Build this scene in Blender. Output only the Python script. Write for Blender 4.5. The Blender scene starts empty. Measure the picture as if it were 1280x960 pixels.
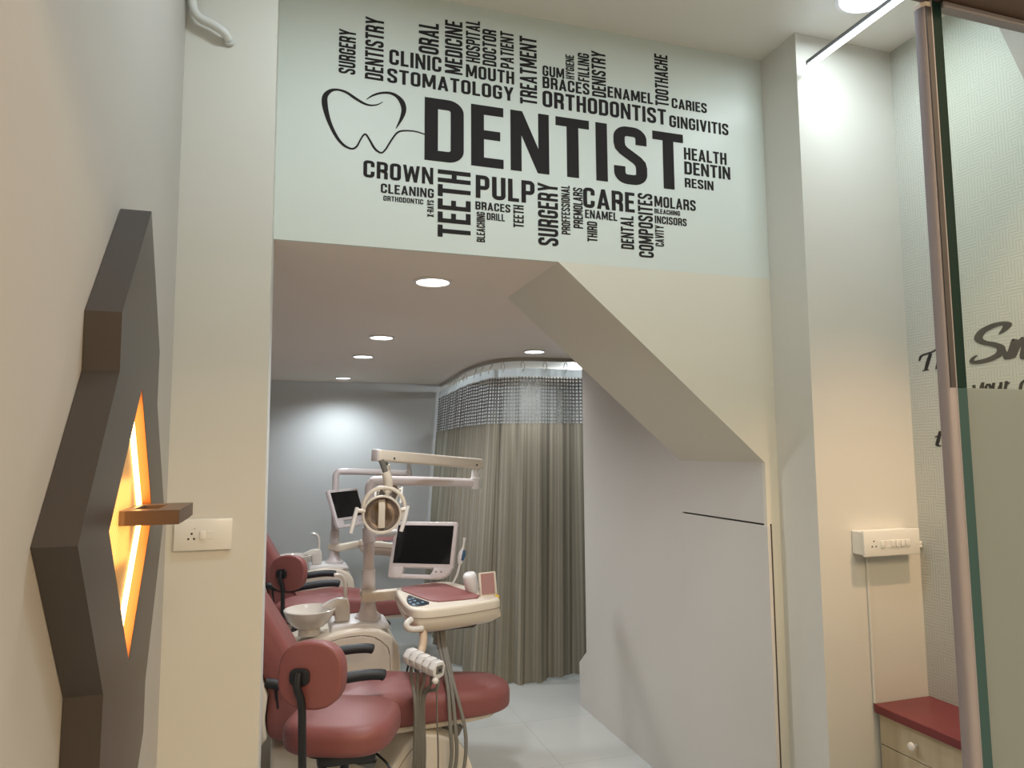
import bpy, bmesh, math, random
from mathutils import Vector, Matrix
random.seed(4)
S = bpy.context.scene
PI = math.pi
# ------------------------------------------------------------------ camera, light, exposure
def make_camera():
    yaw, pitch, roll = math.radians(17.7236), math.radians(5.4578), math.radians(-0.3875)
    f = Vector((math.sin(yaw)*math.cos(pitch), math.cos(yaw)*math.cos(pitch), math.sin(pitch)))
    r0 = Vector((math.cos(yaw), -math.sin(yaw), 0)); u0 = r0.cross(f)
    r = math.cos(roll)*r0 + math.sin(roll)*u0
    u = -math.sin(roll)*r0 + math.cos(roll)*u0
    m = Matrix(((r.x, u.x, -f.x, 0), (r.y, u.y, -f.y, 0), (r.z, u.z, -f.z, 1.6), (0, 0, 0, 1)))
    cd = bpy.data.cameras.new('camera'); co = bpy.data.objects.new('camera', cd)
    S.collection.objects.link(co); co.matrix_world = m
    cd.sensor_width = 36.0; cd.lens = 36.0*880.6/1280.0; cd.clip_start = 0.02
    S.camera = co
make_camera()
w = bpy.data.worlds.new('world'); S.world = w; w.use_nodes = True
w.node_tree.nodes['Background'].inputs[0].default_value = (0.9, 0.95, 1.0, 1)
w.node_tree.nodes['Background'].inputs[1].default_value = 0.05
S.view_settings.view_transform = 'Standard'; S.view_settings.look = 'None'
S.view_settings.gamma = 1.0; S.view_settings.use_curve_mapping = False
S.view_settings.exposure = 0.0
COOL = (0.84, 0.95, 1.0); NEUTRAL = (0.95, 0.97, 1.0); WARM = (1.0, 0.72, 0.46)
P_DOWN = 47.0      # each ceiling downlight of the treatment room
P_BATTEN = 1.9    # the LED batten
P_DISC = 5.0       # the round panel light
P_WARM = 57.0      # each warm ceiling panel over the entrance side
P_SPOT = 112.0      # small warm downlight over the drawer cabinet
# ------------------------------------------------------------------ materials
M = {}
def mat(name, col, rough=0.5, metal=0.0, bump=None, var=0.0, vscale=3.0, spec=0.5, coat=0.0, sheen=0.0, emit=None, est=0.0):
    m = bpy.data.materials.new(name); m.use_nodes = True
    nt = m.node_tree; b = nt.nodes['Principled BSDF']
    b.inputs['Base Color'].default_value = (*col, 1); b.inputs['Roughness'].default_value = rough
    b.inputs['Metallic'].default_value = metal; b.inputs['Specular IOR Level'].default_value = spec
    if coat: b.inputs['Coat Weight'].default_value = coat
    if sheen: b.inputs['Sheen Weight'].default_value = sheen
    if emit:
        b.inputs['Emission Color'].default_value = (*emit, 1); b.inputs['Emission Strength'].default_value = est
    if var or bump:
        tc = nt.nodes.new('ShaderNodeTexCoord')
    if var:
        n = nt.nodes.new('ShaderNodeTexNoise'); n.inputs['Scale'].default_value = vscale; n.inputs['Detail'].default_value = 5
        nt.links.new(tc.outputs['Object'], n.inputs['Vector'])
        r = nt.nodes.new('ShaderNodeValToRGB')
        r.color_ramp.elements[0].position = 0.3; r.color_ramp.elements[1].position = 0.7
        r.color_ramp.elements[0].color = (*[c*(1-var) for c in col], 1)
        r.color_ramp.elements[1].color = (*[min(1, c*(1+var)) for c in col], 1)
        nt.links.new(n.outputs['Fac'], r.inputs['Fac']); nt.links.new(r.outputs['Color'], b.inputs['Base Color'])
    if bump:
        sc, st = bump
        n = nt.nodes.new('ShaderNodeTexNoise'); n.inputs['Scale'].default_value = sc; n.inputs['Detail'].default_value = 4
        nt.links.new(tc.outputs['Object'], n.inputs['Vector'])
        bp = nt.nodes.new('ShaderNodeBump'); bp.inputs['Strength'].default_value = st; bp.inputs['Distance'].default_value = 0.01
        nt.links.new(n.outputs['Fac'], bp.inputs['Height']); nt.links.new(bp.outputs['Normal'], b.inputs['Normal'])
    M[name] = m; return m
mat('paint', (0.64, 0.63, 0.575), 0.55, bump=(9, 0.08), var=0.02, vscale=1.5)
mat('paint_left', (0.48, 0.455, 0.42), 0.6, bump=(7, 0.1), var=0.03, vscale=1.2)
mat('decal_white', (0.66, 0.71, 0.66), 0.5)
mat('paint_cream', (0.70, 0.67, 0.57), 0.5)
mat('ceiling_paint', (0.80, 0.775, 0.72), 0.7, var=0.02, vscale=1)
mat('ceiling_inner', (0.80, 0.72, 0.64), 0.7)
mat('laminate_white', (0.62, 0.60, 0.56), 0.4, var=0.015, vscale=1)
mat('paint_inner', (0.60, 0.60, 0.60), 0.6)
mat('vinyl', (0.026, 0.023, 0.023), 0.85, spec=0.2)
mat('script_black', (0.012, 0.012, 0.013), 0.5)
mat('script_grey', (0.042, 0.040, 0.042), 0.5)
mat('leather', (0.255, 0.082, 0.074), 0.45, bump=(220, 0.08), var=0.05, vscale=5)
mat('cream', (0.76, 0.68, 0.56), 0.35, var=0.02, vscale=4)
mat('plastic', (0.74, 0.72, 0.70), 0.3)
mat('monitor_frame', (0.66, 0.60, 0.59), 0.35)
mat('ceramic', (0.72, 0.68, 0.62), 0.15, coat=0.3)
mat('black', (0.012, 0.012, 0.014), 0.4)
mat('arm_black', (0.018, 0.022, 0.026), 0.5)
mat('hose', (0.20, 0.185, 0.155), 0.45)
mat('grey_bar', (0.16, 0.15, 0.13), 0.45)
mat('chrome', (0.62, 0.62, 0.62), 0.18, metal=1.0)
mat('reflector', (0.55, 0.50, 0.47), 0.22, metal=0.9)
mat('screen', (0.006, 0.006, 0.007), 0.12)
mat('panel_blue', (0.012, 0.022, 0.035), 0.3)
mat('key_mark', (0.25, 0.42, 0.55), 0.4)
mat('wand_blue', (0.03, 0.10, 0.20), 0.35)
mat('seam', (0.05, 0.04, 0.03), 0.6)
mat('soft_seam', (0.30, 0.24, 0.19), 0.6)
mat('wood_brown', (0.050, 0.043, 0.040), 0.33, var=0.10, vscale=3)
mat('shelf_brown', (0.11, 0.07, 0.045), 0.4)
mat('inner_wood', (0.46, 0.17, 0.05), 0.5)
mat('led_warm', (1, 0.8, 0.5), 0.5, emit=(1.0, 0.62, 0.22), est=9.0)
mat('led_cool', (1, 1, 1), 0.5, emit=(0.88, 0.95, 1.0), est=4.0)
mat('lens_glow', (1, 1, 1), 0.5, emit=(0.97, 0.98, 1.0), est=6.0)
mat('alu', (0.30, 0.30, 0.36), 0.42, metal=0.35)
mat('alu_dark', (0.055, 0.055, 0.065), 0.45, metal=0.3)
mat('batten_grey', (0.30, 0.32, 0.36), 0.4, metal=0.3)
mat('brass', (0.62, 0.40, 0.06), 0.35, metal=0.4)
mat('beam_brown', (0.11, 0.075, 0.065), 0.5, var=0.25, vscale=2)
mat('switch_white', (0.76, 0.75, 0.70), 0.25, coat=0.2)
mat('pvc', (0.66, 0.67, 0.64), 0.5)
mat('maroon_top', (0.17, 0.028, 0.030), 0.35, var=0.05, vscale=6)
mat('curtain_hook', (0.62, 0.58, 0.48), 0.4)
mat('rail', (0.40, 0.36, 0.30), 0.45)
mat('glass_edge', (0.004, 0.022, 0.022), 0.6, spec=0.15)
mat('wedge', (0.30, 0.26, 0.23), 0.6)
mat('frost_edge', (0.032, 0.080, 0.092), 0.5, spec=0.2)

def node_mat(name):
    m = bpy.data.materials.new(name); m.use_nodes = True; nt = m.node_tree
    M[name] = m
    return nt, nt.nodes, nt.links, nt.nodes['Principled BSDF'], nt.nodes['Material Output']
# floor: pale glossy tiles
nt, N, L, b, o = node_mat('floor_tile')
tc = N.new('ShaderNodeTexCoord'); br = N.new('ShaderNodeTexBrick')
br.offset = 0; br.inputs['Scale'].default_value = 1.0
br.inputs['Brick Width'].default_value = 0.6; br.inputs['Row Height'].default_value = 0.6; br.inputs['Mortar Size'].default_value = 0.002
br.inputs['Color1'].default_value = (0.50, 0.52, 0.50, 1); br.inputs['Color2'].default_value = (0.53, 0.54, 0.52, 1); br.inputs['Mortar'].default_value = (0.40, 0.41, 0.39, 1)
L.new(tc.outputs['Object'], br.inputs['Vector']); L.new(br.outputs['Color'], b.inputs['Base Color']); b.inputs['Roughness'].default_value = 0.22
# wallpaper: embossed small blocks
nt, N, L, b, o = node_mat('wallpaper')
tc = N.new('ShaderNodeTexCoord'); sx_ = N.new('ShaderNodeSeparateXYZ'); L.new(tc.outputs['Object'], sx_.inputs[0])
nz = N.new('ShaderNodeTexNoise'); nz.inputs['Scale'].default_value = 26; nz.inputs['Detail'].default_value = 1; L.new(tc.outputs['Object'], nz.inputs['Vector'])
ck = N.new('ShaderNodeMath'); ck.operation = 'GREATER_THAN'; ck.inputs[1].default_value = 0.5; L.new(nz.outputs['Fac'], ck.inputs[0])
sw = []
for ax in ('Y', 'Z'):
    m1 = N.new('ShaderNodeMath'); m1.operation = 'MULTIPLY'; m1.inputs[1].default_value = 2*PI/0.011; L.new(sx_.outputs[ax], m1.inputs[0])
    m2 = N.new('ShaderNodeMath'); m2.operation = 'SINE'; L.new(m1.outputs[0], m2.inputs[0]); sw.append(m2)
mxv = N.new('ShaderNodeMix'); mxv.data_type = 'FLOAT'; L.new(ck.outputs[0], mxv.inputs[0]); L.new(sw[0].outputs[0], mxv.inputs[2]); L.new(sw[1].outputs[0], mxv.inputs[3])
ma = N.new('ShaderNodeMapRange'); ma.inputs[1].default_value = -0.4; ma.inputs[2].default_value = 0.4; L.new(mxv.outputs[0], ma.inputs[0])
bp = N.new('ShaderNodeBump'); bp.inputs['Strength'].default_value = 0.13; bp.inputs['Distance'].default_value = 0.002
L.new(ma.outputs[0], bp.inputs['Height']); L.new(bp.outputs['Normal'], b.inputs['Normal'])
rp = N.new('ShaderNodeValToRGB'); rp.color_ramp.elements[0].color = (0.45, 0.46, 0.41, 1); rp.color_ramp.elements[1].color = (0.52, 0.53, 0.48, 1)
L.new(ma.outputs[0], rp.inputs['Fac']); L.new(rp.outputs['Color'], b.inputs['Base Color']); b.inputs['Roughness'].default_value = 0.55
# pale wood laminate of the drawer fronts
nt, N, L, b, o = node_mat('laminate_wood')
tc = N.new('ShaderNodeTexCoord'); mp = N.new('ShaderNodeMapping'); mp.inputs['Scale'].default_value = (9, 9, 0.7)
n = N.new('ShaderNodeTexNoise'); n.inputs['Scale'].default_value = 3; n.inputs['Detail'].default_value = 6
L.new(tc.outputs['Object'], mp.inputs['Vector']); L.new(mp.outputs['Vector'], n.inputs['Vector'])
rp = N.new('ShaderNodeValToRGB'); rp.color_ramp.elements[0].position = 0.3; rp.color_ramp.elements[1].position = 0.75
rp.color_ramp.elements[0].color = (0.44, 0.36, 0.23, 1); rp.color_ramp.elements[1].color = (0.56, 0.47, 0.32, 1)
L.new(n.outputs['Fac'], rp.inputs['Fac']); L.new(rp.outputs['Color'], b.inputs['Base Color']); b.inputs['Roughness'].default_value = 0.4
# rattan web behind the lamp's diamond opening
nt, N, L, b, o = node_mat('rattan')
tc = N.new('ShaderNodeTexCoord'); mp = N.new('ShaderNodeMapping'); mp.inputs['Scale'].default_value = (160, 160, 160)
v = N.new('ShaderNodeTexChecker'); v.inputs['Scale'].default_value = 1.0
v.inputs['Color1'].default_value = (0.85, 0.55, 0.24, 1); v.inputs['Color2'].default_value = (0.60, 0.34, 0.12, 1)
L.new(tc.outputs['Object'], mp.inputs['Vector']); L.new(mp.outputs['Vector'], v.inputs['Vector']); L.new(v.outputs['Color'], b.inputs['Base Color']); b.inputs['Roughness'].default_value = 0.6
# curtain cloth, striped weave, lets some light through
nt, N, L, b, o = node_mat('curtain_cloth')
uv = N.new('ShaderNodeUVMap'); sp = N.new('ShaderNodeSeparateXYZ'); L.new(uv.outputs['UV'], sp.inputs[0])
n = N.new('ShaderNodeTexNoise'); n.noise_dimensions = '1D'; n.inputs['Scale'].default_value = 60; n.inputs['Detail'].default_value = 3
L.new(sp.outputs['X'], n.inputs['W'])
rp = N.new('ShaderNodeValToRGB'); rp.color_ramp.elements[0].position = 0.35; rp.color_ramp.elements[1].position = 0.7
rp.color_ramp.elements[0].color = (0.20, 0.18, 0.133, 1); rp.color_ramp.elements[1].color = (0.34, 0.31, 0.24, 1)
L.new(n.outputs['Fac'], rp.inputs['Fac']); L.new(rp.outputs['Color'], b.inputs['Base Color']); b.inputs['Roughness'].default_value = 0.6; b.inputs['Sheen Weight'].default_value = 0.15
tr = N.new('ShaderNodeBsdfTranslucent'); tr.inputs[0].default_value = (0.36, 0.33, 0.26, 1)
mx = N.new('ShaderNodeMixShader'); mx.inputs[0].default_value = 0.12
L.new(b.outputs[0], mx.inputs[1]); L.new(tr.outputs[0], mx.inputs[2]); L.new(mx.outputs[0], o.inputs[0])
# white hem band
nt, N, L, b, o = node_mat('curtain_hem')
b.inputs['Base Color'].default_value = (0.78, 0.80, 0.80, 1); b.inputs['Roughness'].default_value = 0.7
tr = N.new('ShaderNodeBsdfTranslucent'); tr.inputs[0].default_value = (0.8, 0.85, 0.87, 1)
mx = N.new('ShaderNodeMixShader'); mx.inputs[0].default_value = 0.45
L.new(b.outputs[0], mx.inputs[1]); L.new(tr.outputs[0], mx.inputs[2]); L.new(mx.outputs[0], o.inputs[0])
# open net header: square holes between threads
nt, N, L, b, o = node_mat('curtain_net')
b.inputs['Base Color'].default_value = (0.20, 0.195, 0.175, 1); b.inputs['Roughness'].default_value = 0.7
uv = N.new('ShaderNodeUVMap'); sp = N.new('ShaderNodeSeparateXYZ'); L.new(uv.outputs['UV'], sp.inputs[0])
gs = []
for ax in ('X', 'Y'):
    m1 = N.new('ShaderNodeMath'); m1.operation = 'MULTIPLY'; m1.inputs[1].default_value = 1/0.026; L.new(sp.outputs[ax], m1.inputs[0])
    m2 = N.new('ShaderNodeMath'); m2.operation = 'FRACT'; L.new(m1.outputs[0], m2.inputs[0])
    m3 = N.new('ShaderNodeMath'); m3.operation = 'GREATER_THAN'; m3.inputs[1].default_value = 0.36; L.new(m2.outputs[0], m3.inputs[0]); gs.append(m3)
mm = N.new('ShaderNodeMath'); mm.operation = 'MULTIPLY'; L.new(gs[0].outputs[0], mm.inputs[0]); L.new(gs[1].outputs[0], mm.inputs[1])
tr = N.new('ShaderNodeBsdfTransparent'); mx = N.new('ShaderNodeMixShader')
L.new(mm.outputs[0], mx.inputs[0]); L.new(b.outputs[0], mx.inputs[1]); L.new(tr.outputs[0], mx.inputs[2]); L.new(mx.outputs[0], o.inputs[0])
# clear glass (a thin pane) and frosted film
nt, N, L, b, o = node_mat('glass_clear')
tr = N.new('ShaderNodeBsdfTransparent'); tr.inputs[0].default_value = (0.955, 0.985, 0.965, 1)
gl = N.new('ShaderNodeBsdfGlossy'); gl.inputs['Roughness'].default_value = 0.02
fr = N.new('ShaderNodeValue'); fr.outputs[0].default_value = 0.03
mx = N.new('ShaderNodeMixShader'); L.new(fr.outputs[0], mx.inputs[0]); L.new(tr.outputs[0], mx.inputs[1]); L.new(gl.outputs[0], mx.inputs[2]); L.new(mx.outputs[0], o.inputs[0])
N.remove(b)
nt, N, L, b, o = node_mat('glass_frosted')
b.inputs['Base Color'].default_value = (0.27, 0.305, 0.31, 1); b.inputs['Roughness'].default_value = 0.5
tr = N.new('ShaderNodeBsdfTranslucent'); tr.inputs[0].default_value = (0.58, 0.66, 0.65, 1)
mx = N.new('ShaderNodeMixShader'); mx.inputs[0].default_value = 0.5
L.new(b.outputs[0], mx.inputs[1]); L.new(tr.outputs[0], mx.inputs[2]); L.new(mx.outputs[0], o.inputs[0])

# ------------------------------------------------------------------ mesh helpers
class MB:
    def __init__(s): s.bm = bmesh.new(); s.uv = None
    def vs(s, pts): return [s.bm.verts.new(p) for p in pts]
    def face(s, vv):
        try: return s.bm.faces.new(vv)
        except ValueError: return None
    def box(s, x0, x1, y0, y1, z0, z1, bev=0.0, seg=2, mx=None):
        r = bmesh.ops.create_cube(s.bm, size=1.0)
        T = Matrix.Translation(((x0+x1)/2, (y0+y1)/2, (z0+z1)/2)) @ Matrix.Diagonal((abs(x1-x0), abs(y1-y0), abs(z1-z0), 1))
        bmesh.ops.transform(s.bm, matrix=T, verts=r['verts'])
        vs = r['verts']
        if bev:
            es = list({e for v in vs for e in v.link_edges})
            rr = bmesh.ops.bevel(s.bm, geom=es, offset=bev, segments=seg, profile=0.5, affect='EDGES')
            vs = list({v for f in rr['faces'] for v in f.verts} | {v for v in vs if v.is_valid})
        if mx is not None: bmesh.ops.transform(s.bm, matrix=mx, verts=vs)
        return s
    def prism(s, poly, axis, a, b, bev=0.0, seg=3):
        """poly (2D) extruded along axis 'x','y' or 'z' from a to b"""
        def P(p, t):
            return {'x': (t, p[0], p[1]), 'y': (p[0], t, p[1]), 'z': (p[0], p[1], t)}[axis]
        A = s.vs([P(p, a) for p in poly]); B = s.vs([P(p, b) for p in poly]); n = len(poly)
        fs = [s.face(A), s.face(B[::-1])]
        for i in range(n): fs.append(s.face([A[i], B[i], B[(i+1) % n], A[(i+1) % n]]))
        bmesh.ops.recalc_face_normals(s.bm, faces=[f for f in fs if f])
        if bev:
            es = list({e for v in A+B for e in v.link_edges})
            bmesh.ops.bevel(s.bm, geom=es, offset=bev, segments=seg, profile=0.5, affect='EDGES', clamp_overlap=True)
        return s
    def slab(s, out, z0, z1, r=0.02, rb=None, n=4, mx=None, crown=0.0):
        """outline (CCW, smooth) as a plate with rounded rims; crown lifts the middle of the top"""
        rb = r if rb is None else rb
        k = len(out); nor = []
        for i in range(k):
            p, q = Vector(out[i-1]), Vector(out[(i+1) % k]); d = (q-p).normalized(); nor.append(Vector((d.y, -d.x)))
        rings = []
        for j in range(n+1):
            t = j/n*PI/2; rings.append((rb*(1-math.sin(t)), z0+rb*(1-math.cos(t))))
        for j in range(n+1):
            t = j/n*PI/2; rings.append((r*(1-math.cos(t)), z1-r*(1-math.sin(t))))
        R = []
        for ins, z in rings:
            R.append(s.vs([(out[i][0]-nor[i].x*ins, out[i][1]-nor[i].y*ins, z) for i in range(k)]))
        cx = sum(p[0] for p in out)/k; cy = sum(p[1] for p in out)/k
        for a, b in zip(R, R[1:]):
            for i in range(k): s.face([a[i], a[(i+1) % k], b[(i+1) % k], b[i]])
        s.face(R[0][::-1])
        extra = []
        if crown:
            prev = R[-1]
            for g in (0.7, 0.4):
                cur = s.vs([(cx+(v.co.x-cx)*g, cy+(v.co.y-cy)*g, z1+crown*(1-g*g)) for v in R[-1]])
                extra += cur
                for i in range(k): s.face([prev[i], prev[(i+1) % k], cur[(i+1) % k], cur[i]])
                prev = cur
            s.face(prev)
        else: s.face(R[-1])
        vs = [v for q in R for v in q] + extra
        if mx is not None: bmesh.ops.transform(s.bm, matrix=mx, verts=vs)
        return s
    def tube(s, pts, r, n=10, cap=True, flat=1.0):
        """tube through pts, r a number or a list; flat squashes it vertically"""
        pts = [Vector(p) for p in pts]; k = len(pts)
        rs = r if isinstance(r, (list, tuple)) else [r]*k
        rings = []; up = None
        for i, p in enumerate(pts):
            d = ((pts[i+1]-p) if i < k-1 else (p-pts[i-1])).normalized()
            if 0 < i < k-1:
                d0 = (p-pts[i-1]).normalized(); d = (d+d0)
                d = d.normalized() if d.length > 1e-6 else d0
            if up is None:
                up = Vector((0, 0, 1)) if abs(d.z) < 0.9 else Vector((1, 0, 0))
            a = d.cross(up)
            if a.length < 1e-5: a = d.cross(Vector((0.3, 0.9, 0.2)))
            a.normalize(); b = a.cross(d).normalized(); up = b
            rings.append(s.vs([p + a*rs[i]*math.cos(2*PI*j/n) + b*rs[i]*flat*math.sin(2*PI*j/n) for j in range(n)]))
        for A, B in zip(rings, rings[1:]):
            for j in range(n): s.face([A[j], A[(j+1) % n], B[(j+1) % n], B[j]])
        if cap: s.face(rings[0][::-1]); s.face(rings[-1])
        return s
    def lathe(s, prof, c=(0, 0, 0), n=28, mx=None, cap=True):
        R = []
        for r, z in prof: R.append(s.vs([(r*math.cos(2*PI*j/n), r*math.sin(2*PI*j/n), z) for j in range(n)]))
        for A, B in zip(R, R[1:]):
            for j in range(n): s.face([A[j], A[(j+1) % n], B[(j+1) % n], B[j]])
        if cap: s.face(R[0][::-1]); s.face(R[-1])
        T = Matrix.Translation(c) @ (mx if mx is not None else Matrix.Identity(4))
        bmesh.ops.transform(s.bm, matrix=T, verts=[v for q in R for v in q])
        return s
    def torus(s, c, R, r, mx=None, n=32, m=8, a0=0.0, a1=2*PI):
        full = abs(a1-a0-2*PI) < 1e-6; k = n if full else n+1
        rings = []
        for i in range(k):
            a = a0+(a1-a0)*i/n
            rings.append(s.vs([((R+r*math.cos(2*PI*j/m))*math.cos(a), (R+r*math.cos(2*PI*j/m))*math.sin(a), r*math.sin(2*PI*j/m)) for j in range(m)]))
        for i in range(n):
            A, B = rings[i], rings[(i+1) % k]
            for j in range(m): s.face([A[j], B[j], B[(j+1) % m], A[(j+1) % m]])
        if not full: s.face(rings[0]); s.face(rings[-1][::-1])
        T = Matrix.Translation(c) @ (mx if mx is not None else Matrix.Identity(4))
        bmesh.ops.transform(s.bm, matrix=T, verts=[v for q in rings for v in q])
        return s
WO = {}
def obj(name, mb, m, parent=None, origin=None, smooth=35, recalc=True):
    """one mesh object; mesh given in world metres, shifted so that its origin sits at `origin`"""
    bm = mb.bm
    if recalc: bmesh.ops.recalc_face_normals(bm, faces=bm.faces[:])
    if parent is not None: base = WO[parent.name]
    else: base = Vector((0, 0, 0))
    if origin is None:
        if parent is not None: org = base
        else:
            xs = [v.co for v in bm.verts]
            org = Vector(((min(v.x for v in xs)+max(v.x for v in xs))/2, (min(v.y for v in xs)+max(v.y for v in xs))/2, min(v.z for v in xs)))
    else: org = Vector(origin)
    bmesh.ops.translate(bm, vec=-org, verts=bm.verts[:])
    me = bpy.data.meshes.new(name); bm.to_mesh(me); bm.free()
    for p in me.polygons: p.use_smooth = True
    me.set_sharp_from_angle(angle=math.radians(smooth))
    me.materials.append(M[m])
    o = bpy.data.objects.new(name, me); S.collection.objects.link(o)
    if parent is not None: o.parent = parent
    o.location = org-base
    WO[o.name] = org
    return o
def thing(name, loc, label, cat, group=None, kind=None):
    o = bpy.data.objects.new(name, None); S.collection.objects.link(o); o.location = loc; o.empty_display_size = 0.1
    WO[o.name] = Vector(loc)
    return tag(o, label, cat, group, kind)
def tag(o, label=None, cat=None, group=None, kind=None):
    if label: o['label'] = label
    if cat: o['category'] = cat
    if group: o['group'] = group
    if kind: o['kind'] = kind
    return o
def struct(name, mb, m, label, cat, smooth=30): return tag(obj(name, mb, m, smooth=smooth), label, cat, None, 'structure')
def light(name, kind, loc, power, color, parent=None, size=0.1, size_y=None, rot=(0, 0, 0), spot=None, blend=0.6):
    ld = bpy.data.lights.new(name, kind); ld.energy = power; ld.color = color
    if kind == 'AREA':
        ld.shape = 'RECTANGLE' if size_y else 'DISK'; ld.size = size
        if size_y: ld.size_y = size_y
    elif kind == 'SPOT':
        ld.spot_size = math.radians(spot); ld.spot_blend = blend; ld.shadow_soft_size = size
    else: ld.shadow_soft_size = size
    o = bpy.data.objects.new(name, ld); S.collection.objects.link(o); o.rotation_euler = rot
    base = WO[parent.name] if parent is not None else Vector((0, 0, 0))
    if parent is not None: o.parent = parent
    o.location = Vector(loc)-base
    return o
def copy_tree(o, parent=None):
    c = o.copy(); S.collection.objects.link(c)
    if parent is not None: c.parent = parent
    for ch in o.children: copy_tree(ch, c)
    return c
def rrect(x0, x1, y0, y1, r, n=6):
    out = []
    for cx, cy, a in ((x1-r, y0+r, -PI/2), (x1-r, y1-r, 0), (x0+r, y1-r, PI/2), (x0+r, y0+r, PI)):
        for i in range(n+1): out.append((cx+r*math.cos(a+PI/2*i/n), cy+r*math.sin(a+PI/2*i/n)))
    return out
def superell(cx, cy, a, b, e=2.6, n=40, rot=0.0):
    out = []
    for i in range(n):
        t = 2*PI*i/n; c, q = math.cos(t), math.sin(t)
        x = a*math.copysign(abs(c)**(2/e), c); y = b*math.copysign(abs(q)**(2/e), q)
        out.append((cx+x*math.cos(rot)-y*math.sin(rot), cy+x*math.sin(rot)+y*math.cos(rot)))
    return out
def smooth_poly(pts, it=2):
    for _ in range(it):
        q = []
        for i, p in enumerate(pts):
            n = pts[(i+1) % len(pts)]
            q += [(p[0]*.75+n[0]*.25, p[1]*.75+n[1]*.25), (p[0]*.25+n[0]*.75, p[1]*.25+n[1]*.75)]
        pts = q
    return pts
def spline(pts, n=6):
    P = [Vector(p) for p in pts]; out = []
    for i in range(len(P)-1):
        p0 = P[max(i-1, 0)]; p1 = P[i]; p2 = P[i+1]; p3 = P[min(i+2, len(P)-1)]
        for k in range(n):
            t = k/n
            out.append(0.5*((2*p1)+(p2-p0)*t+(2*p0-5*p1+4*p2-p3)*t*t+(3*p1-p0-3*p2+p3)*t**3))
    return out+[P[-1]]
# ================================================================== the setting
XL, XC0, XC1, XR, XP = -0.31, -0.055, 1.865, 2.335, 1.805    # left wall, opening's left edge, right column's left face, right wall, side of the stair box
YP, YD, YB = 2.157, 2.368, 7.15                              # pillar fronts, sign wall, back wall
ZL, ZC = 2.294, 3.229                                        # low ceiling of the treatment room, high ceiling
struct('floor', MB().box(-1.75, 3.3, -2.6, 7.25, -0.1, 0.0), 'floor_tile', 'pale grey tiled floor', 'floor')
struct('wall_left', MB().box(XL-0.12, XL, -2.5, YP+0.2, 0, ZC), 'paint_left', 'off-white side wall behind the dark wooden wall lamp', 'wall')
struct('wall_pillar', MB().box(XL, XC0, YP, 2.372, 0, ZC), 'paint', 'off-white pillar at the left edge of the opening, with a socket plate', 'pillar')
struct('wall_header', MB().box(XC0, XC1, YD, YD+0.012, ZL, ZC), 'decal_white', 'pale panel above the opening carrying the dentist lettering', 'wall')
struct('wall_stairs', MB().prism([(0.939, ZL), (XP, 1.55), (XP, 0), (XC1, 0), (XC1, ZL)], 'y', YD, YD+0.02), 'paint_cream',
       'cream wall with a sloping edge under the pale sign panel', 'wall')
struct('wall_column', MB().box(XC1, XR, YP, YD+0.02, 0, ZC), 'paint', 'white column carrying the long switch box, beside the wallpaper', 'pillar')
struct('wall_right', MB().box(XR, XR+0.1, -2.5, YP+0.2, 0, ZC), 'wallpaper', 'embossed grey-green wallpaper wall with script lettering', 'wall')
struct('wall_rear', MB().box(XL-0.12, XR+0.1, -2.6, -2.5, 0, ZC), 'paint', 'plain wall of the entrance side', 'wall')
struct('ceiling', MB().box(XL-0.12, XR+0.1, -2.6, YD+0.012, ZC, ZC+0.1), 'ceiling_paint', 'high white ceiling over the entrance', 'ceiling')
struct('ceiling_inner', MB().box(-1.7, 3.2, YD+0.0125, YB+0.1, ZL, ZL+0.1), 'ceiling_inner', 'low ceiling of the treatment room with round downlights', 'ceiling')
struct('wall_back', MB().box(-1.7, 3.2, YB, YB+0.1, 0, ZL), 'paint_inner', 'far grey-white wall of the treatment room', 'wall')
struct('wall_inner_left', MB().box(-1.75, -1.65, 2.372, YB, 0, ZL), 'paint_inner', 'left wall of the treatment room', 'wall')
struct('wall_inner_front', MB().box(-1.65, XC0, 2.374, 2.46, 0, ZL), 'paint_inner', 'treatment room side of the pillar', 'wall')
struct('wall_inner_right', MB().box(2.80, 2.90, YD, YB, 0, ZL), 'paint_inner', 'right wall of the curtained cubicle', 'wall')
# box under the stairs: sloping soffit and the white side, plinth at its far end
struct('trim_1', MB().prism([(0.939, ZL), (XP, 1.55), (XP+0.1, 1.55), (XP+0.1, ZL)], 'y', YD+0.02, 3.0), 'paint_cream', 'sloping underside of the staircase above the opening', 'stair soffit')
side = MB()
side.prism([(YD+0.02, 1.55), (YD+0.02, 1.309), (2.99, 1.309), (2.99, 0), (4.28, 0), (4.28, 0.262), (4.165, 0.355), (4.165, ZL), (3.0, ZL), (3.0, 1.55)], 'x', XP, XP+0.06)
side.box(XP+0.012, XP+0.06, YD+0.02, 2.99, 0, 1.309)
struct('wall_stair_side', side, 'laminate_white', 'white laminate side of the box under the stairs', 'wall')
d = thing('door_1', (XP, 2.68, 0), 'flush white cupboard door set in the box under the stairs', 'door', None, 'structure')
obj('door_panel', MB().box(XP-0.004, XP+0.011, YD-0.004, 2.984, 0.01, 1.301, 0.001, 1), 'laminate_white', d)
obj('door_gap', MB().box(XP+0.0115, XP+0.0119, YD+0.021, 2.989, 0.0, 1.3085).box(XP+0.012, XP+0.019, YD-0.0015, YD-0.0002, 0, 1.309), 'seam', d)
struct('trim_3', MB().prism([(1.735, ZC), (1.625, 2.872), (1.50, 2.48), (1.30, 2.48), (1.30, ZC)], 'x', 2.305, XR), 'wedge', 'grey slanted bulkhead high on the wallpaper wall at the right edge', 'wedge')  # plain slanted grey piece standing for an unidentified shape in the corner
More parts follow.
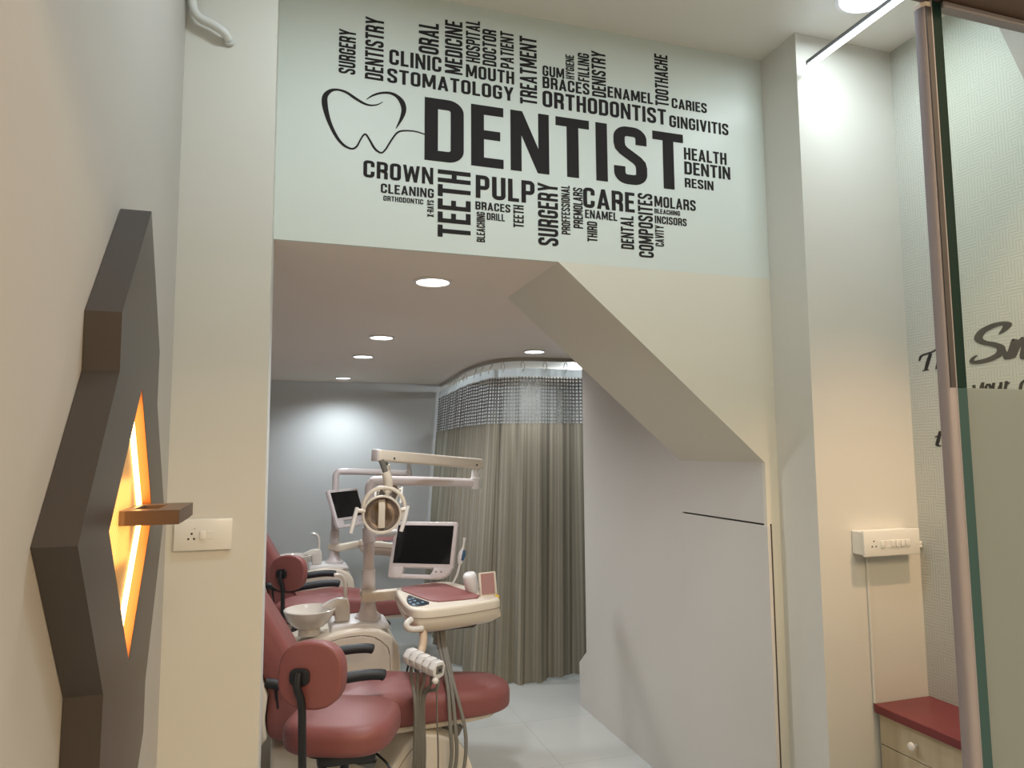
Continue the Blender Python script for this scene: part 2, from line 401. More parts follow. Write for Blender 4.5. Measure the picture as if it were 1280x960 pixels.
# glass front: brown head beam; unseen wall above it added to block warm light
struct('trim_2', MB().box(XL, XR, 0.735, 0.808, 2.303, 2.52, 0.003, 1), 'beam_brown', 'brown head beam over the glass door', 'beam')
struct('wall_light_block', MB().box(XL, XR, 0.742, 0.802, 2.52, ZC), 'paint', 'unseen wall added above the brown head beam to block warm light', 'wall')
g = thing('door_2', (0.93, 0.8, 0), 'sliding glass door at the right, clear above and frosted below, with a grey metal edge', 'door', None, 'structure')
obj('edge_profile', MB().prism([(0.930, 0.809), (0.931, 0.797), (0.936, 0.792), (0.9445, 0.7915), (0.9445, 0.809)], 'z', 0.02, 2.288), 'alu', g, smooth=50)
obj('profile_cap', MB().prism([(0.930, 0.809), (0.931, 0.797), (0.936, 0.792), (0.9445, 0.7915), (0.9445, 0.809)], 'z', 2.2885, 2.296), 'plastic', g)
obj('edge_lip', MB().box(0.9345, 0.9442, 0.7905, 0.7914, 1.69, 2.287), 'alu_dark', g)
obj('edge_lip', MB().box(0.945, 0.9475, 0.7915, 0.808, 0.02, 2.30), 'alu', g)
obj('glass_edge', MB().box(0.948, 0.968, 0.793, 0.808, 1.69, 2.30), 'glass_edge', g)
obj('glass_edge', MB().box(0.948, 0.968, 0.793, 0.808, 0.02, 1.6895), 'frost_edge', g)['label'] = 'teal edge of the frosted lower pane'
obj('glass_pane', MB().box(0.9685, 2.32, 0.796, 0.804, 1.69, 2.30), 'glass_clear', g)['label'] = 'clear upper glass'
obj('glass_pane', MB().box(0.9685, 2.32, 0.796, 0.804, 0.02, 1.69), 'glass_frosted', g)['label'] = 'frosted lower glass'
obj('head_rail', MB().box(0.9685, 2.32, 0.788, 0.807, 2.292, 2.302, 0.002, 1), 'alu', g)

# ------------------------------------------------------------------ lamps of the place
def downlight(x, y, z, r, label, power, color, spot=150, tilt=0.0, kind='SPOT', group='round ceiling downlights'):
    t = thing('ceiling_downlight', (x, y, z-0.012), label, 'ceiling light', group)
    obj('trim_ring', MB().lathe([(r+0.012, z-0.0005), (r+0.012, z-0.006), (r+0.002, z-0.010), (r-0.001, z-0.004), (r-0.001, z-0.0005)], (x, y, 0), 36, cap=False), 'plastic', t)
    obj('lens', MB().lathe([(r-0.0012, z-0.001), (r-0.0012, z-0.0055)], (x, y, 0), 36), 'lens_glow', t)
    light('downlight_lamp', kind, (x, y, z-(0.03 if kind == 'SPOT' else 0.09)), power, color, t, size=r*0.8, rot=(math.radians(tilt), 0, 0), spot=spot, blend=0.8)
    return t
downlight(0.553, 2.781, ZL, 0.066, 'large round downlight nearest the sign wall', P_DOWN, NEUTRAL)
downlight(0.533, 4.248, ZL, 0.066, 'second round downlight back from the sign wall', P_DOWN, NEUTRAL)
downlight(0.514, 5.142, ZL, 0.066, 'third round downlight back from the sign wall', P_DOWN, NEUTRAL)
downlight(0.489, 6.69, ZL, 0.066, 'farthest round downlight, close to the back wall', P_DOWN, COOL)
downlight(1.629, 4.58, ZL, 0.066, 'round downlight in front of the curtain rail', P_DOWN*0.5, NEUTRAL)
downlight(2.42, 5.75, ZL, 0.066, 'round downlight behind the curtain', 24.0, COOL, kind='POINT')
t = thing('panel_light', (1.94, 1.86, ZC-0.03), 'round white ceiling light beside the long light bar', 'ceiling light')
obj('light_rim', MB().lathe([(0.115, ZC-0.001), (0.115, ZC-0.022), (0.100, ZC-0.026), (0.099, ZC-0.018), (0.099, ZC-0.001)], (1.94, 1.86, 0), 40, cap=False), 'plastic', t)
obj('light_lens', MB().lathe([(0.0985, ZC-0.002), (0.0985, ZC-0.022)], (1.94, 1.86, 0), 40), 'led_cool', t)
light('panel_lamp', 'AREA', (1.94, 1.86, ZC-0.028), P_DISC*0.85, COOL, t, size=0.18)
for x, y, lab in ((0.22, 1.52, 'left'), (1.08, 1.40, 'middle')):
    t = thing('panel_light', (x, y, ZC-0.03), 'round white ceiling light over the entrance, '+lab+' of the row beside the sign wall', 'ceiling light')
    obj('light_rim', MB().lathe([(0.115, ZC-0.001), (0.115, ZC-0.022), (0.100, ZC-0.026), (0.099, ZC-0.018), (0.099, ZC-0.001)], (x, y, 0), 40, cap=False), 'plastic', t)
    obj('light_lens', MB().lathe([(0.0985, ZC-0.002), (0.0985, ZC-0.022)], (x, y, 0), 40), 'led_cool', t)
    light('panel_lamp', 'AREA', (x, y, ZC-0.028), P_DISC*1.5, COOL, t, size=0.18)
t = thing('light_bar', (1.884, 1.5, 3.07), 'slim LED light bar hanging below the high ceiling, pointing to the column', 'light bar')
obj('housing', MB().box(1.866, 1.869, 0.95, 2.104, 3.070, 3.084).box(1.866, 1.902, 0.95, 2.104, 3.081, 3.084).box(1.899, 1.902, 0.95, 2.104, 3.070, 3.084), 'batten_grey', t)
obj('diffuser', MB().box(1.8694, 1.8986, 0.951, 2.103, 3.067, 3.0808), 'led_cool', t)
obj('end_cap', MB().box(1.866, 1.902, 2.104, 2.107, 3.068, 3.084, 0.001, 1), 'alu_dark', t)
for y in (1.15, 1.67): obj('hanger', MB().box(1.842, 1.866, y-0.012, y+0.012, 3.0845, 3.105).box(1.842, 1.846, y-0.012, y+0.012, 3.085, ZC), 'brass', t)
light('bar_lamp', 'AREA', (1.884, 1.53, 3.064), P_BATTEN, COOL, t, size=0.028, size_y=1.14)
for x, y, lab in ((1.70, -1.0, 'nearer'), (0.55, -1.9, 'farther')):
    t = thing('entrance_light', (x, y, 2.9), 'square warm ceiling light on the entrance side, '+lab+' to the glass door', 'ceiling light', 'warm ceiling lights of the entrance')
    obj('light_frame', MB().box(x-0.5, x+0.5, y-0.5, y+0.5, ZC-0.03, ZC-0.001, 0.004, 1), 'plastic', t)
    light('entrance_lamp', 'AREA', (x, y, ZC-0.035), P_WARM, WARM, t, size=0.95)

downlight(2.08, 1.02, ZC, 0.045, 'small warm downlight above the drawer cabinet', P_SPOT, (1.0, 0.62, 0.38), 58, 17)
# ------------------------------------------------------------------ wall lettering
TK = 0.165
def stroke(bm, P, t, y, close=False):
    """flat thick line; P in glyph units mapped by bm.map"""
    P = [p for i, p in enumerate(P) if i == 0 or (Vector(p)-Vector(P[i-1])).length > 1e-5]
    if close and (Vector(P[0])-Vector(P[-1])).length < 1e-5: P = P[:-1]
    n = len(P); L = []; R = []
    for i in range(n):
        a = P[i-1] if (i or close) else None; b = P[(i+1) % n] if (i < n-1 or close) else None
        d1 = (Vector(P[i])-Vector(a)).normalized() if a is not None else None
        d2 = (Vector(b)-Vector(P[i])).normalized() if b is not None else None
        d1 = d1 or d2; d2 = d2 or d1
        n1 = Vector((-d1.y, d1.x)); n2 = Vector((-d2.y, d2.x)); m = (n1+n2)
        m = m.normalized() if m.length > 1e-4 else n1
        k = min(1/max(m.dot(n1), 0.35), 2.0)
        L.append(Vector(P[i])+m*t/2*k); R.append(Vector(P[i])-m*t/2*k)
    return [[L[i], L[(i+1) % n], R[(i+1) % n], R[i]] for i in range(n if close else n-1)]
def arc(cx, cy, r, a0, a1, n=7, ry=None):
    return [(cx+r*math.cos(math.radians(a0+(a1-a0)*i/n)), cy+(ry or r)*math.sin(math.radians(a0+(a1-a0)*i/n))) for i in range(n+1)]
def glyph(c):
    t = TK; w = {'I': t, 'M': .67, 'W': .76, 'L': .40, 'E': .42, 'F': .41, 'T': .47, '-': .28, 'N': .52, 'A': .55, 'V': .54, 'Y': .53, 'X': .54}.get(c, .49)
    h = t/2; l, r, b, T = h, w-h, h, 1-h; q = .115; Q = []
    R4 = lambda x0, x1, y0, y1: [(x0, y0), (x1, y0), (x1, y1), (x0, y1)]
    top = arc(r-q, T-q, q, 0, 90); topl = arc(l+q, T-q, q, 90, 180); botl = arc(l+q, b+q, q, 180, 270); bot = arc(r-q, b+q, q, 270, 360)
    st = lambda P, cl=False: Q.extend(stroke(None, P, t, 0, cl))
    if c == 'I': Q.append(R4(0, t, 0, 1))
    elif c in 'EF':
        Q += [R4(0, t, 0, 1), R4(0, w, 1-t*.9, 1), R4(0, w*.9, .46-.01, .46+t*.82)]
        if c == 'E': Q.append(R4(0, w, 0, t*.9))
    elif c == 'L': Q += [R4(0, t, 0, 1), R4(0, w, 0, t*.9)]
    elif c == 'H': Q += [R4(0, t, 0, 1), R4(w-t, w, 0, 1), R4(t, w-t, .43, .43+t*.9)]
    elif c == 'T': Q += [R4(w/2-t/2, w/2+t/2, 0, 1), R4(0, w, 1-t*.9, 1)]
    elif c == 'O': st(top+topl+botl+bot, True)
    elif c == 'U': st([(l, 1)]+botl+bot+[(r, 1)])
    elif c == 'C': st([(r, .64)]+top+topl+botl+bot+[(r, .36)])
    elif c == 'G': st([(r, .66)]+top+topl+botl+bot+[(r, .50)]); Q.append(R4(w*.52, w, .40, .40+t*.8))
    elif c == 'D': Q.append(R4(0, t, 0, 1)); st([(0, T)]+[(r-q, T)]+top[::-1]+[(r, .5)]+bot[::-1]+[(0, b)])
    elif c == 'P': Q.append(R4(0, t, 0, 1)); st([(0, T)]+top[::-1]+arc(r-q, .42+h+q-.05, q, 360, 270)+[(0, .42+h-.05)])
    elif c == 'R':
        Q.append(R4(0, t, 0, 1)); st([(0, T)]+top[::-1]+arc(r-q, .45+h+q-.05, q, 360, 270)+[(0, .45+h-.05)])
        st([(r-q-.02, .45+h-.05)]+arc(r-q, .40-q+h-.05, q, 90, 0)+[(r, 0)])
    elif c == 'B':
        Q.append(R4(0, t, 0, 1)); st([(0, T)]+top[::-1]+arc(r-q-.01, .5+q, q, 360, 270)+[(0, .5)])
        st([(0, .5)]+arc(r-q, .5-q, q, 90, 0)+bot[::-1]+[(0, b)])
    elif c == 'S':
        st([(r, .70)]+top+topl+[(l, .70)]+[(l+.015, .63), (l+.06, .575), (r-.06, .425), (r-.015, .37), (r, .30)]+bot[::-1]+botl[::-1]+[(l, .30)])
    elif c == 'N': Q += [R4(0, t*.88, 0, 1), R4(w-t*.88, w, 0, 1), [(0, 1), (t*.95, 1), (w, 0), (w-t*.95, 0)]]
    elif c == 'M': Q += [R4(0, t*.88, 0, 1), R4(w-t*.88, w, 0, 1), [(0, 1), (t*1.15, 1), (w/2+t*.40, .12), (w/2-t*.40, .12)], [(w, 1), (w-t*1.15, 1), (w/2-t*.40, .12), (w/2+t*.40, .12)]]
    elif c == 'A': Q += [[(0, 0), (t, 0), (w/2+t*.40, 1), (w/2-t*.48, 1)], [(w, 0), (w-t, 0), (w/2-t*.40, 1), (w/2+t*.48, 1)], R4(w*.24, w*.76, .19, .19+t*.8)]
    elif c == 'V': Q += [[(0, 1), (t, 1), (w/2+t*.40, 0), (w/2-t*.48, 0)], [(w, 1), (w-t, 1), (w/2-t*.40, 0), (w/2+t*.48, 0)]]
    elif c == 'W':
        Q += [[(0, 1), (t*.9, 1), (w*.27+t*.42, 0), (w*.27-t*.48, 0)], [(w, 1), (w-t*.9, 1), (w*.73-t*.42, 0), (w*.73+t*.48, 0)],
              [(w/2-t*.42, .95), (w/2+t*.42, .95), (w*.27+t*.42, 0), (w*.27-t*.42, 0)], [(w/2-t*.42, .95), (w/2+t*.42, .95), (w*.73+t*.42, 0), (w*.73-t*.42, 0)]]
    elif c == 'Y': Q += [R4(w/2-t/2, w/2+t/2, 0, .46), [(0, 1), (t, 1), (w/2+t/2, .40), (w/2-t/2, .40)], [(w, 1), (w-t, 1), (w/2-t/2, .40), (w/2+t/2, .40)]]
    elif c == 'X': Q += [[(0, 1), (t*1.1, 1), (w, 0), (w-t*1.1, 0)], [(w, 1), (w-t*1.1, 1), (0, 0), (t*1.1, 0)]]
    elif c == '-': Q.append(R4(0, w, .42, .42+t*.85))
    return w, Q
def flat_prism(mb, quad, place, depth):
    A = mb.vs([place(p[0], p[1], 0.0) for p in quad]); B = mb.vs([place(p[0], p[1], depth) for p in quad]); n = len(A)
    mb.face(A); mb.face(B[::-1])
    for i in range(n): mb.face([A[i], A[(i+1) % n], B[(i+1) % n], B[i]])
decal = thing('wall_lettering', (0.95, YD, 2.4), 'black word cloud of dental terms around the big word DENTIST with a tooth outline', 'wall lettering')
WORDS = [
    ('SURGERY', 'v', 0.1409, 2.8942, 0.1974, 3.0531) ,
    ('DENTISTRY', 'v', 0.2294, 2.8877, 0.2931, 3.1148) ,
    ('ORAL', 'v', 0.4165, 3.0158, 0.4889, 3.1332) ,
    ('MEDICINE', 'v', 0.5118, 2.955, 0.5763, 3.1563) ,
    ('HOSPITAL', 'v', 0.5893, 3.0111, 0.6423, 3.1721) ,
    ('DOCTOR', 'v', 0.6519, 3.0082, 0.7046, 3.1476) ,
    ('PATIENT', 'v', 0.7201, 3.0095, 0.7719, 3.1517) ,
    ('CLINIC', 'h', 0.3131, 2.9533, 0.4988, 3.009) ,
    ('STOMATOLOGY', 'h', 0.3064, 2.8861, 0.7704, 2.9384) ,
    ('MOUTH', 'h', 0.5893, 2.9511, 0.7729, 2.9999) ,
    ('TREATMENT', 'v', 0.7955, 2.8825, 0.8624, 3.1469) ,
    ('GUM', 'h', 0.8856, 3.0048, 0.9725, 3.0451) ,
    ('HYGIENE', 'v', 0.9796, 3.0089, 1.0143, 3.1048) ,
    ('FILLING', 'v', 1.0297, 3.008, 1.077, 3.1209) ,
    ('BRACES', 'h', 0.885, 2.9568, 1.0763, 3.0019) ,
    ('DENISTRY', 'v', 1.0872, 2.9562, 1.1463, 3.139) ,
    ('ENAMEL', 'h', 1.1528, 2.9609, 1.3491, 3.0048) ,
    ('TOOTHACHE', 'v', 1.3603, 2.96, 1.4197, 3.1745) ,
    ('CARIES', 'h', 1.4333, 2.9591, 1.594, 3.0003) ,
    ('ORTHODONTIST', 'h', 0.8842, 2.8833, 1.4059, 2.9466) ,
    ('GINGIVITIS', 'h', 1.4206, 2.8788, 1.6928, 2.9269) ,
    ('HEALTH', 'h', 1.4824, 2.7522, 1.6787, 2.8017) ,
    ('DENTIN', 'h', 1.482, 2.692, 1.694, 2.7443) ,
    ('RESIN', 'h', 1.4819, 2.6381, 1.6129, 2.676) ,
    ('CROWN', 'h', 0.2289, 2.5355, 0.4708, 2.5953) ,
    ('CLEANING', 'h', 0.2886, 2.4866, 0.473, 2.5192) ,
    ('ORTHODONTIC', 'h', 0.2978, 2.4597, 0.4359, 2.4773) ,
    ('X-RAYS', 'v', 0.4498, 2.4177, 0.4731, 2.478) ,
    ('TEETH', 'v', 0.4873, 2.3502, 0.6062, 2.5933) ,
    ('PULP', 'h', 0.6254, 2.5049, 0.8488, 2.589) ,
    ('BRACES', 'h', 0.624, 2.4616, 0.7547, 2.4911) ,
    ('BLEACHING', 'v', 0.6283, 2.3435, 0.659, 2.4535) ,
    ('DRILL', 'h', 0.6661, 2.4271, 0.7332, 2.453) ,
    ('TEETH', 'v', 0.7661, 2.4092, 0.8057, 2.493) ,
    ('SURGERY', 'v', 0.8613, 2.352, 0.9402, 2.5875) ,
    ('PROFFESSIONAL', 'v', 0.954, 2.4004, 0.9884, 2.5879) ,
    ('PREMOLARS', 'v', 1.0017, 2.4283, 1.0401, 2.5841) ,
    ('CARE', 'h', 1.0427, 2.5117, 1.2576, 2.5894) ,
    ('ENAMEL', 'h', 1.0496, 2.4711, 1.1822, 2.5037) ,
    ('THIRD', 'v', 1.0571, 2.3815, 1.0978, 2.459) ,
    ('DENTAL', 'v', 1.1964, 2.3657, 1.2512, 2.4957) ,
    ('COMPOSITES', 'v', 1.2719, 2.3389, 1.3348, 2.5924) ,
    ('MOLARS', 'h', 1.344, 2.5445, 1.5277, 2.5878) ,
    ('BLEACHING', 'h', 1.3433, 2.5182, 1.4557, 2.5369) ,
    ('INCISORS', 'h', 1.3437, 2.4785, 1.4842, 2.5085) ,
    ('CAVITY', 'v', 1.3435, 2.3876, 1.3812, 2.4708) ,
    ('DENTIST', 'h', 0.4393, 2.6225, 1.479, 2.8526) ,
]
TOOTH_A = [(0.2921, 2.8124, 0.0018), (0.2741, 2.7996, 0.0036), (0.2503, 2.7935, 0.0054), (0.2264, 2.7975, 0.0077), (0.1967, 2.8119, 0.0094), (0.1671, 2.828, 0.0082), (0.1378, 2.8323, 0.007), (0.1148, 2.8243, 0.0116), (0.099, 2.8045, 0.0173), (0.0972, 2.7782, 0.0196), (0.1047, 2.7421, 0.0161), (0.1168, 2.7068, 0.0127), (0.1377, 2.6665, 0.0104), (0.1612, 2.64, 0.0081), (0.1876, 2.6298, 0.0058), (0.205, 2.6394, 0.0059), (0.2175, 2.6647, 0.0053), (0.2279, 2.6836, 0.0053), (0.2367, 2.686, 0.0059), (0.2488, 2.6689, 0.0065), (0.267, 2.64, 0.0072), (0.288, 2.6283, 0.0048), (0.3029, 2.6414, 0.0054), (0.3236, 2.6788, 0.0054), (0.3446, 2.7088, 0.0055), (0.372, 2.7189, 0.0043), (0.4089, 2.7207, 0.0037), (0.44, 2.7147, 0.0031)]
TOOTH_B = [(0.2363, 2.8129, 0.0018), (0.2588, 2.8308, 0.006), (0.2857, 2.8432, 0.0072), (0.3159, 2.8479, 0.0085), (0.3404, 2.8401, 0.0122), (0.3589, 2.8205, 0.0185), (0.3653, 2.7926, 0.0172), (0.3564, 2.7594, 0.011), (0.3384, 2.7219, 0.0018)]
SCRIPT = {
    'The' : [[(2.1061, 1.9386, 0.0039), (2.0949, 1.9567, 0.0064), (2.0683, 1.9623, 0.0064), (2.0423, 1.9671, 0.0057), (2.0176, 1.9783, 0.0038)], [(2.0537, 1.9603, 0.007), (2.0669, 1.9318, 0.0083), (2.0795, 1.9004, 0.007)], [(2.0939, 1.8988, 0.0039), (2.0655, 1.9001, 0.0038)], [(2.0036, 1.9762, 0.0062), (2.0175, 1.9415, 0.0075), (2.0314, 1.8988, 0.0057)], [(2.026, 1.9223, 0.0038), (2.0105, 1.9393, 0.0056), (1.9995, 1.9354, 0.0056), (2.0078, 1.8987, 0.0056)]] ,
    'Smile' : [[(1.7795, 1.9907, 0.0034), (1.762, 2.0017, 0.0103), (1.7466, 2.0182, 0.0159), (1.7679, 2.0259, 0.0138), (1.8013, 2.0236, 0.0163), (1.8395, 2.0105, 0.0165), (1.8556, 1.9892, 0.016), (1.8392, 1.9718, 0.0141), (1.8001, 1.9583, 0.0145), (1.7759, 1.9437, 0.0149), (1.7822, 1.9237, 0.0155), (1.816, 1.9095, 0.0157), (1.86, 1.9044, 0.0142), (1.8867, 1.9083, 0.0095), (1.8792, 1.9223, 0.0071), (1.8646, 1.9288, 0.0036)], [(1.7724, 1.9432, 0.0046), (1.7632, 1.9229, 0.0102), (1.7535, 1.9038, 0.0113), (1.7396, 1.934, 0.0102), (1.7242, 1.963, 0.0124), (1.7296, 1.9371, 0.009), (1.739, 1.9042, 0.0113), (1.7195, 1.934, 0.009), (1.6957, 1.9642, 0.0111), (1.6954, 1.9389, 0.01), (1.7017, 1.9006, 0.0111), (1.6884, 1.8999, 0.0055)], [(1.6677, 1.9543, 0.0099), (1.6776, 1.8974, 0.0099)], [(1.6313, 2.0063, 0.0098), (1.6564, 1.8892, 0.0098)], [(1.6331, 1.9135, 0.0076), (1.6107, 1.932, 0.0086), (1.6254, 1.9451, 0.0075), (1.6362, 1.9084, 0.0086), (1.6142, 1.8865, 0.0053)]] ,
    'your' : [[(1.8852, 1.8247, 0.0059), (1.8831, 1.809, 0.0059), (1.8676, 1.8029, 0.0047), (1.8519, 1.8281, 0.0053)], [(1.8504, 1.8309, 0.0059), (1.858, 1.7962, 0.0059), (1.8698, 1.7734, 0.0047), (1.8823, 1.7773, 0.0041)], [(1.8316, 1.8245, 0.0047), (1.8406, 1.8124, 0.0053), (1.8348, 1.799, 0.0047), (1.8236, 1.808, 0.0052), (1.8273, 1.8241, 0.0046)], [(1.8101, 1.8259, 0.0052), (1.8141, 1.8042, 0.0052), (1.8032, 1.7963, 0.0046), (1.7881, 1.8135, 0.0046), (1.7837, 1.8246, 0.0051), (1.7896, 1.7935, 0.0051)], [(1.7646, 1.8273, 0.0051), (1.7732, 1.7921, 0.0051)], [(1.7693, 1.8118, 0.004), (1.7557, 1.8219, 0.0045)]] ,
    'f' : [[(1.7008, 1.825, 0.0044), (1.7146, 1.8124, 0.0056), (1.7238, 1.774, 0.0056)]] ,
    'the' : [[(2.0335, 1.665, 0.0056), (2.0428, 1.6353, 0.0075), (2.0501, 1.6129, 0.0069), (2.0333, 1.609, 0.0043)], [(2.0565, 1.6437, 0.0044), (2.0261, 1.6499, 0.0043)], [(1.9982, 1.6683, 0.0055), (2.0104, 1.6347, 0.0068), (2.0223, 1.6052, 0.0056)], [(2.0166, 1.6255, 0.0037), (2.0, 1.6437, 0.0055), (1.9908, 1.6374, 0.0055), (1.9999, 1.6068, 0.0055)]] ,
}

for text, o_, x0, z0, x1, z1 in WORDS:
    gl = []; cx = 0
    for c in text:
        w_, Q = glyph(c); gl.append((cx, Q)); cx += w_+0.095
    tw = cx-0.095; mb = MB()
    if o_ == 'h': sx, sz = (x1-x0)/tw, (z1-z0)
    else: sx, sz = (z1-z0)/tw, (x1-x0)
    for gx, Q in gl:
        for qi, quad in enumerate(Q):
            e = 0.00004*qi if len(Q) < 12 or qi < 3 else 0.00004*(qi % 2+3)
            if o_ == 'h': place = lambda u, v, dd: (x0+(gx+u)*sx, YD-0.0014-e+dd*1.1, z0+v*sz)
            else: place = lambda u, v, dd: (x1-v*sz, YD-0.0014-e+dd*1.1, z0+(gx+u)*sx)
            flat_prism(mb, quad, place, 0.0011)
    obj('word', mb, 'vinyl', decal)['label'] = ('large word ' if text == 'DENTIST' else 'upright word ' if o_ == 'v' else 'word ')+text
def brush(mb, st, place, depth, wscale=1.0, ax=1.0):
    P = spline([Vector((a, b, c)) for a, b, c in st], 6); L = []; R = []
    for i, p in enumerate(P):
        q0 = P[max(i-1, 0)]; q1 = P[min(i+1, len(P)-1)]
        d = Vector(((q1.x-q0.x)*ax, q1.y-q0.y)); d = d.normalized() if d.length > 1e-9 else Vector((1, 0)); nn = Vector((-d.y/ax, d.x))
        hw = max(p.z, 0.0012)*wscale/2
        L.append(Vector((p.x, p.y))+nn*hw); R.append(Vector((p.x, p.y))-nn*hw)
    for i in range(len(P)-1): flat_prism(mb, [L[i], L[i+1], R[i+1], R[i]], (lambda u, v, dd, q=i*6e-6: place(u, v, dd-q)), depth)
mb = MB()
for st in (TOOTH_A, TOOTH_B): brush(mb, st, lambda u, v, dd: (u, YD-0.0012+dd, v), 0.0011)
obj('tooth_outline', mb, 'vinyl', decal)
script = thing('script_lettering', (XR, 1.9, 1.8), 'brush script words about a smile on the wallpaper wall', 'wall lettering')
for k, sts in SCRIPT.items():
    mb = MB()
    for si, st in enumerate(sts): brush(mb, st, lambda u, v, dd: (XR-0.0012-si*0.00005+dd, u, v), 0.0011, 1.0, 0.49)
    o = obj('script_word', mb, 'script_grey' if k == 'Smile' else 'script_black', script)
    o['label'] = 'large grey brush script word seen through the glass' if k == 'Smile' else 'black script word on the wallpaper'

# ------------------------------------------------------------------ wooden wall lamp
t = thing('wall_lamp', (XL, 1.44, 1.475), 'tall faceted dark wooden wall lamp with a glowing diamond opening', 'wall lamp')
XF = -0.256; XB = -0.280
OUT = [(1.458, 2.062), (1.252, 1.827), (1.254, 1.732), (1.061, 1.481), (1.243, 1.238), (1.242, 1.132), (1.458, 0.890), (1.60, 1.055), (1.60, 1.153), (1.752, 1.470), (1.606, 1.702), (1.610, 1.811)]
DIA = [(1.440, 1.720), (1.232, 1.482), (1.425, 1.239), (1.60, 1.478)]
mb = MB()
F = mb.vs([(XF, *p) for p in OUT]); Bk = mb.vs([(XL+0.001, *p) for p in OUT])
f2 = mb.vs([(XF, *p) for p in DIA]); b2 = None
n = len(OUT)
for i in range(n): mb.face([F[i], F[(i+1) % n], Bk[(i+1) % n], Bk[i]])
mb.face([F[0], F[1], F[2], F[3], f2[1], f2[0]]); mb.face([F[3], F[4], F[5], F[6], f2[2], f2[1]])
mb.face([F[6], F[7], F[8], F[9], f2[3], f2[2]]); mb.face([F[9], F[10], F[11], F[0], f2[0], f2[3]])
mb.face(Bk)
obj('lamp_body', mb, 'wood_brown', t, smooth=5)
mb = MB(); e0 = mb.vs([(XF-0.0005, 1.44+(p[0]-1.44)*.992, 1.479+(p[1]-1.479)*.992) for p in DIA]); e1 = mb.vs([(XB+0.003, 1.44+(p[0]-1.44)*.992, 1.479+(p[1]-1.479)*.992) for p in DIA])
for i in range(4): mb.face([e0[i], e1[i], e1[(i+1) % 4], e0[(i+1) % 4]])
obj('opening_lining', mb, 'inner_wood', t, smooth=5, recalc=False)
mb = MB(); mb.prism([(1.44+(p[0]-1.44)*.985, 1.479+(p[1]-1.479)*.985) for p in DIA], 'x', XB, XB+0.003); obj('rattan_panel', mb, 'rattan', t)
def inset(p, k): return (1.44+(p[0]-1.44)*k, 1.479+(p[1]-1.479)*k)
for ia, ib in ((0, 3), (3, 2)):
    a, b_ = inset(DIA[ia], .95), inset(DIA[ib], .95); c_, d_ = inset(DIA[ib], .78), inset(DIA[ia], .78)
    mb = MB(); mb.prism([a, b_, c_, d_], 'x', XB+0.0035, XB+0.008)
    obj('led_strip', mb, 'led_warm', t, smooth=5)
light('lamp_glow', 'AREA', (XB+0.012, 1.40, 1.48), 0.22, (1.0, 0.56, 0.2), t, size=0.15, size_y=0.2, rot=(0, PI/2, 0))
mb = MB()
mb.box(-0.279, -0.180, 1.400, 1.440, 1.474, 1.500, 0.001, 1).box(-0.279, -0.180, 1.553, 1.594, 1.474, 1.500, 0.001, 1).box(-0.220, -0.180, 1.440, 1.553, 1.474, 1.500).box(-0.279, -0.262, 1.440, 1.553, 1.474, 1.500)
obj('shelf', mb, 'shelf_brown', t, smooth=5)

# ------------------------------------------------------------------ switch plates, pipe
t = thing('socket_plate', (-0.2, YP, 1.33), 'white socket plate with one switch on the left pillar beside the wooden lamp', 'socket')
obj('plate', MB().box(-0.289, -0.139, YP-0.012, YP-0.0005, 1.333, 1.419, 0.004, 2), 'switch_white', t)
for x, z in ((-0.243, 1.380), (-0.251, 1.366), (-0.2365, 1.366)):
    obj('pin_hole', MB().lathe([(0.0028, 0), (0.0028, 0.001)], (x, YP-0.0122, z), 14, Matrix.Rotation(PI/2, 4, 'X')), 'black', t)
obj('switch', MB().box(-0.2225, -0.2075, YP-0.0165, YP-0.0115, 1.363, 1.387, 0.002, 2), 'switch_white', t)
obj('blank_cover', MB().box(-0.2045, -0.186, YP-0.0130, YP-0.0115, 1.364, 1.386, 0.0006, 1), 'switch_white', t)
obj('indicator', MB().lathe([(0.003, 0), (0.002, 0.0015)], (-0.236, YP-0.0122, 1.395), 12, Matrix.Rotation(PI/2, 4, 'X')), 'plastic', t)
t = thing('switch_box', (2.15, YP, 1.25), 'long white surface switch box with a socket on the right column', 'switch box')
ZS0, ZS1 = 1.213, 1.299
obj('box_body', MB().box(2.012, 2.262, YP-0.055, YP-0.0005, ZS0, ZS1, 0.003, 1), 'switch_white', t)
obj('cover_plate', MB().box(2.007, 2.268, YP-0.066, YP-0.055, ZS0-0.005, ZS1+0.004, 0.004, 2), 'switch_white', t)
for x, z in ((2.051, 1.264), (2.042, 1.245), (2.060, 1.245)):
    obj('pin_hole', MB().lathe([(0.0028, 0), (0.0028, 0.001)], (x, YP-0.0662, z), 14, Matrix.Rotation(PI/2, 4, 'X')), 'black', t)
for i, x in enumerate((2.090, 2.138, 2.161, 2.184, 2.207)):
    obj('switch', MB().box(x-0.0095, x+0.0095, YP-0.0705, YP-0.0655, 1.239, 1.265, 0.002, 2), 'switch_white', t)
obj('blank_cover', MB().box(2.103, 2.126, YP-0.0672, YP-0.0655, 1.239, 1.265, 0.0006, 1), 'switch_white', t)
tag(obj('cable_trunking', MB().box(2.069, 2.081, YP-0.010, YP-0.0005, 0.672, ZS0-0.001, 0.002, 1), 'paint', smooth=20), 'thin white vertical cable trunking from the switch box down to the cabinet', 'cable trunking')
tag(obj('cable_trunking', MB().box(2.269, 2.333, YP-0.016, YP-0.0005, 1.222, 1.234, 0.002, 1).box(2.269, 2.333, YP-0.016, YP-0.0005, 1.235, 1.246, 0.002, 1), 'switch_white', smooth=20), 'short white cable trunking between the switch box and the wallpaper', 'cable trunking')
t = thing('conduit_pipe', (-0.29, 2.13, 2.85), 'white plastic conduit elbow high on the left pillar', 'pipe')
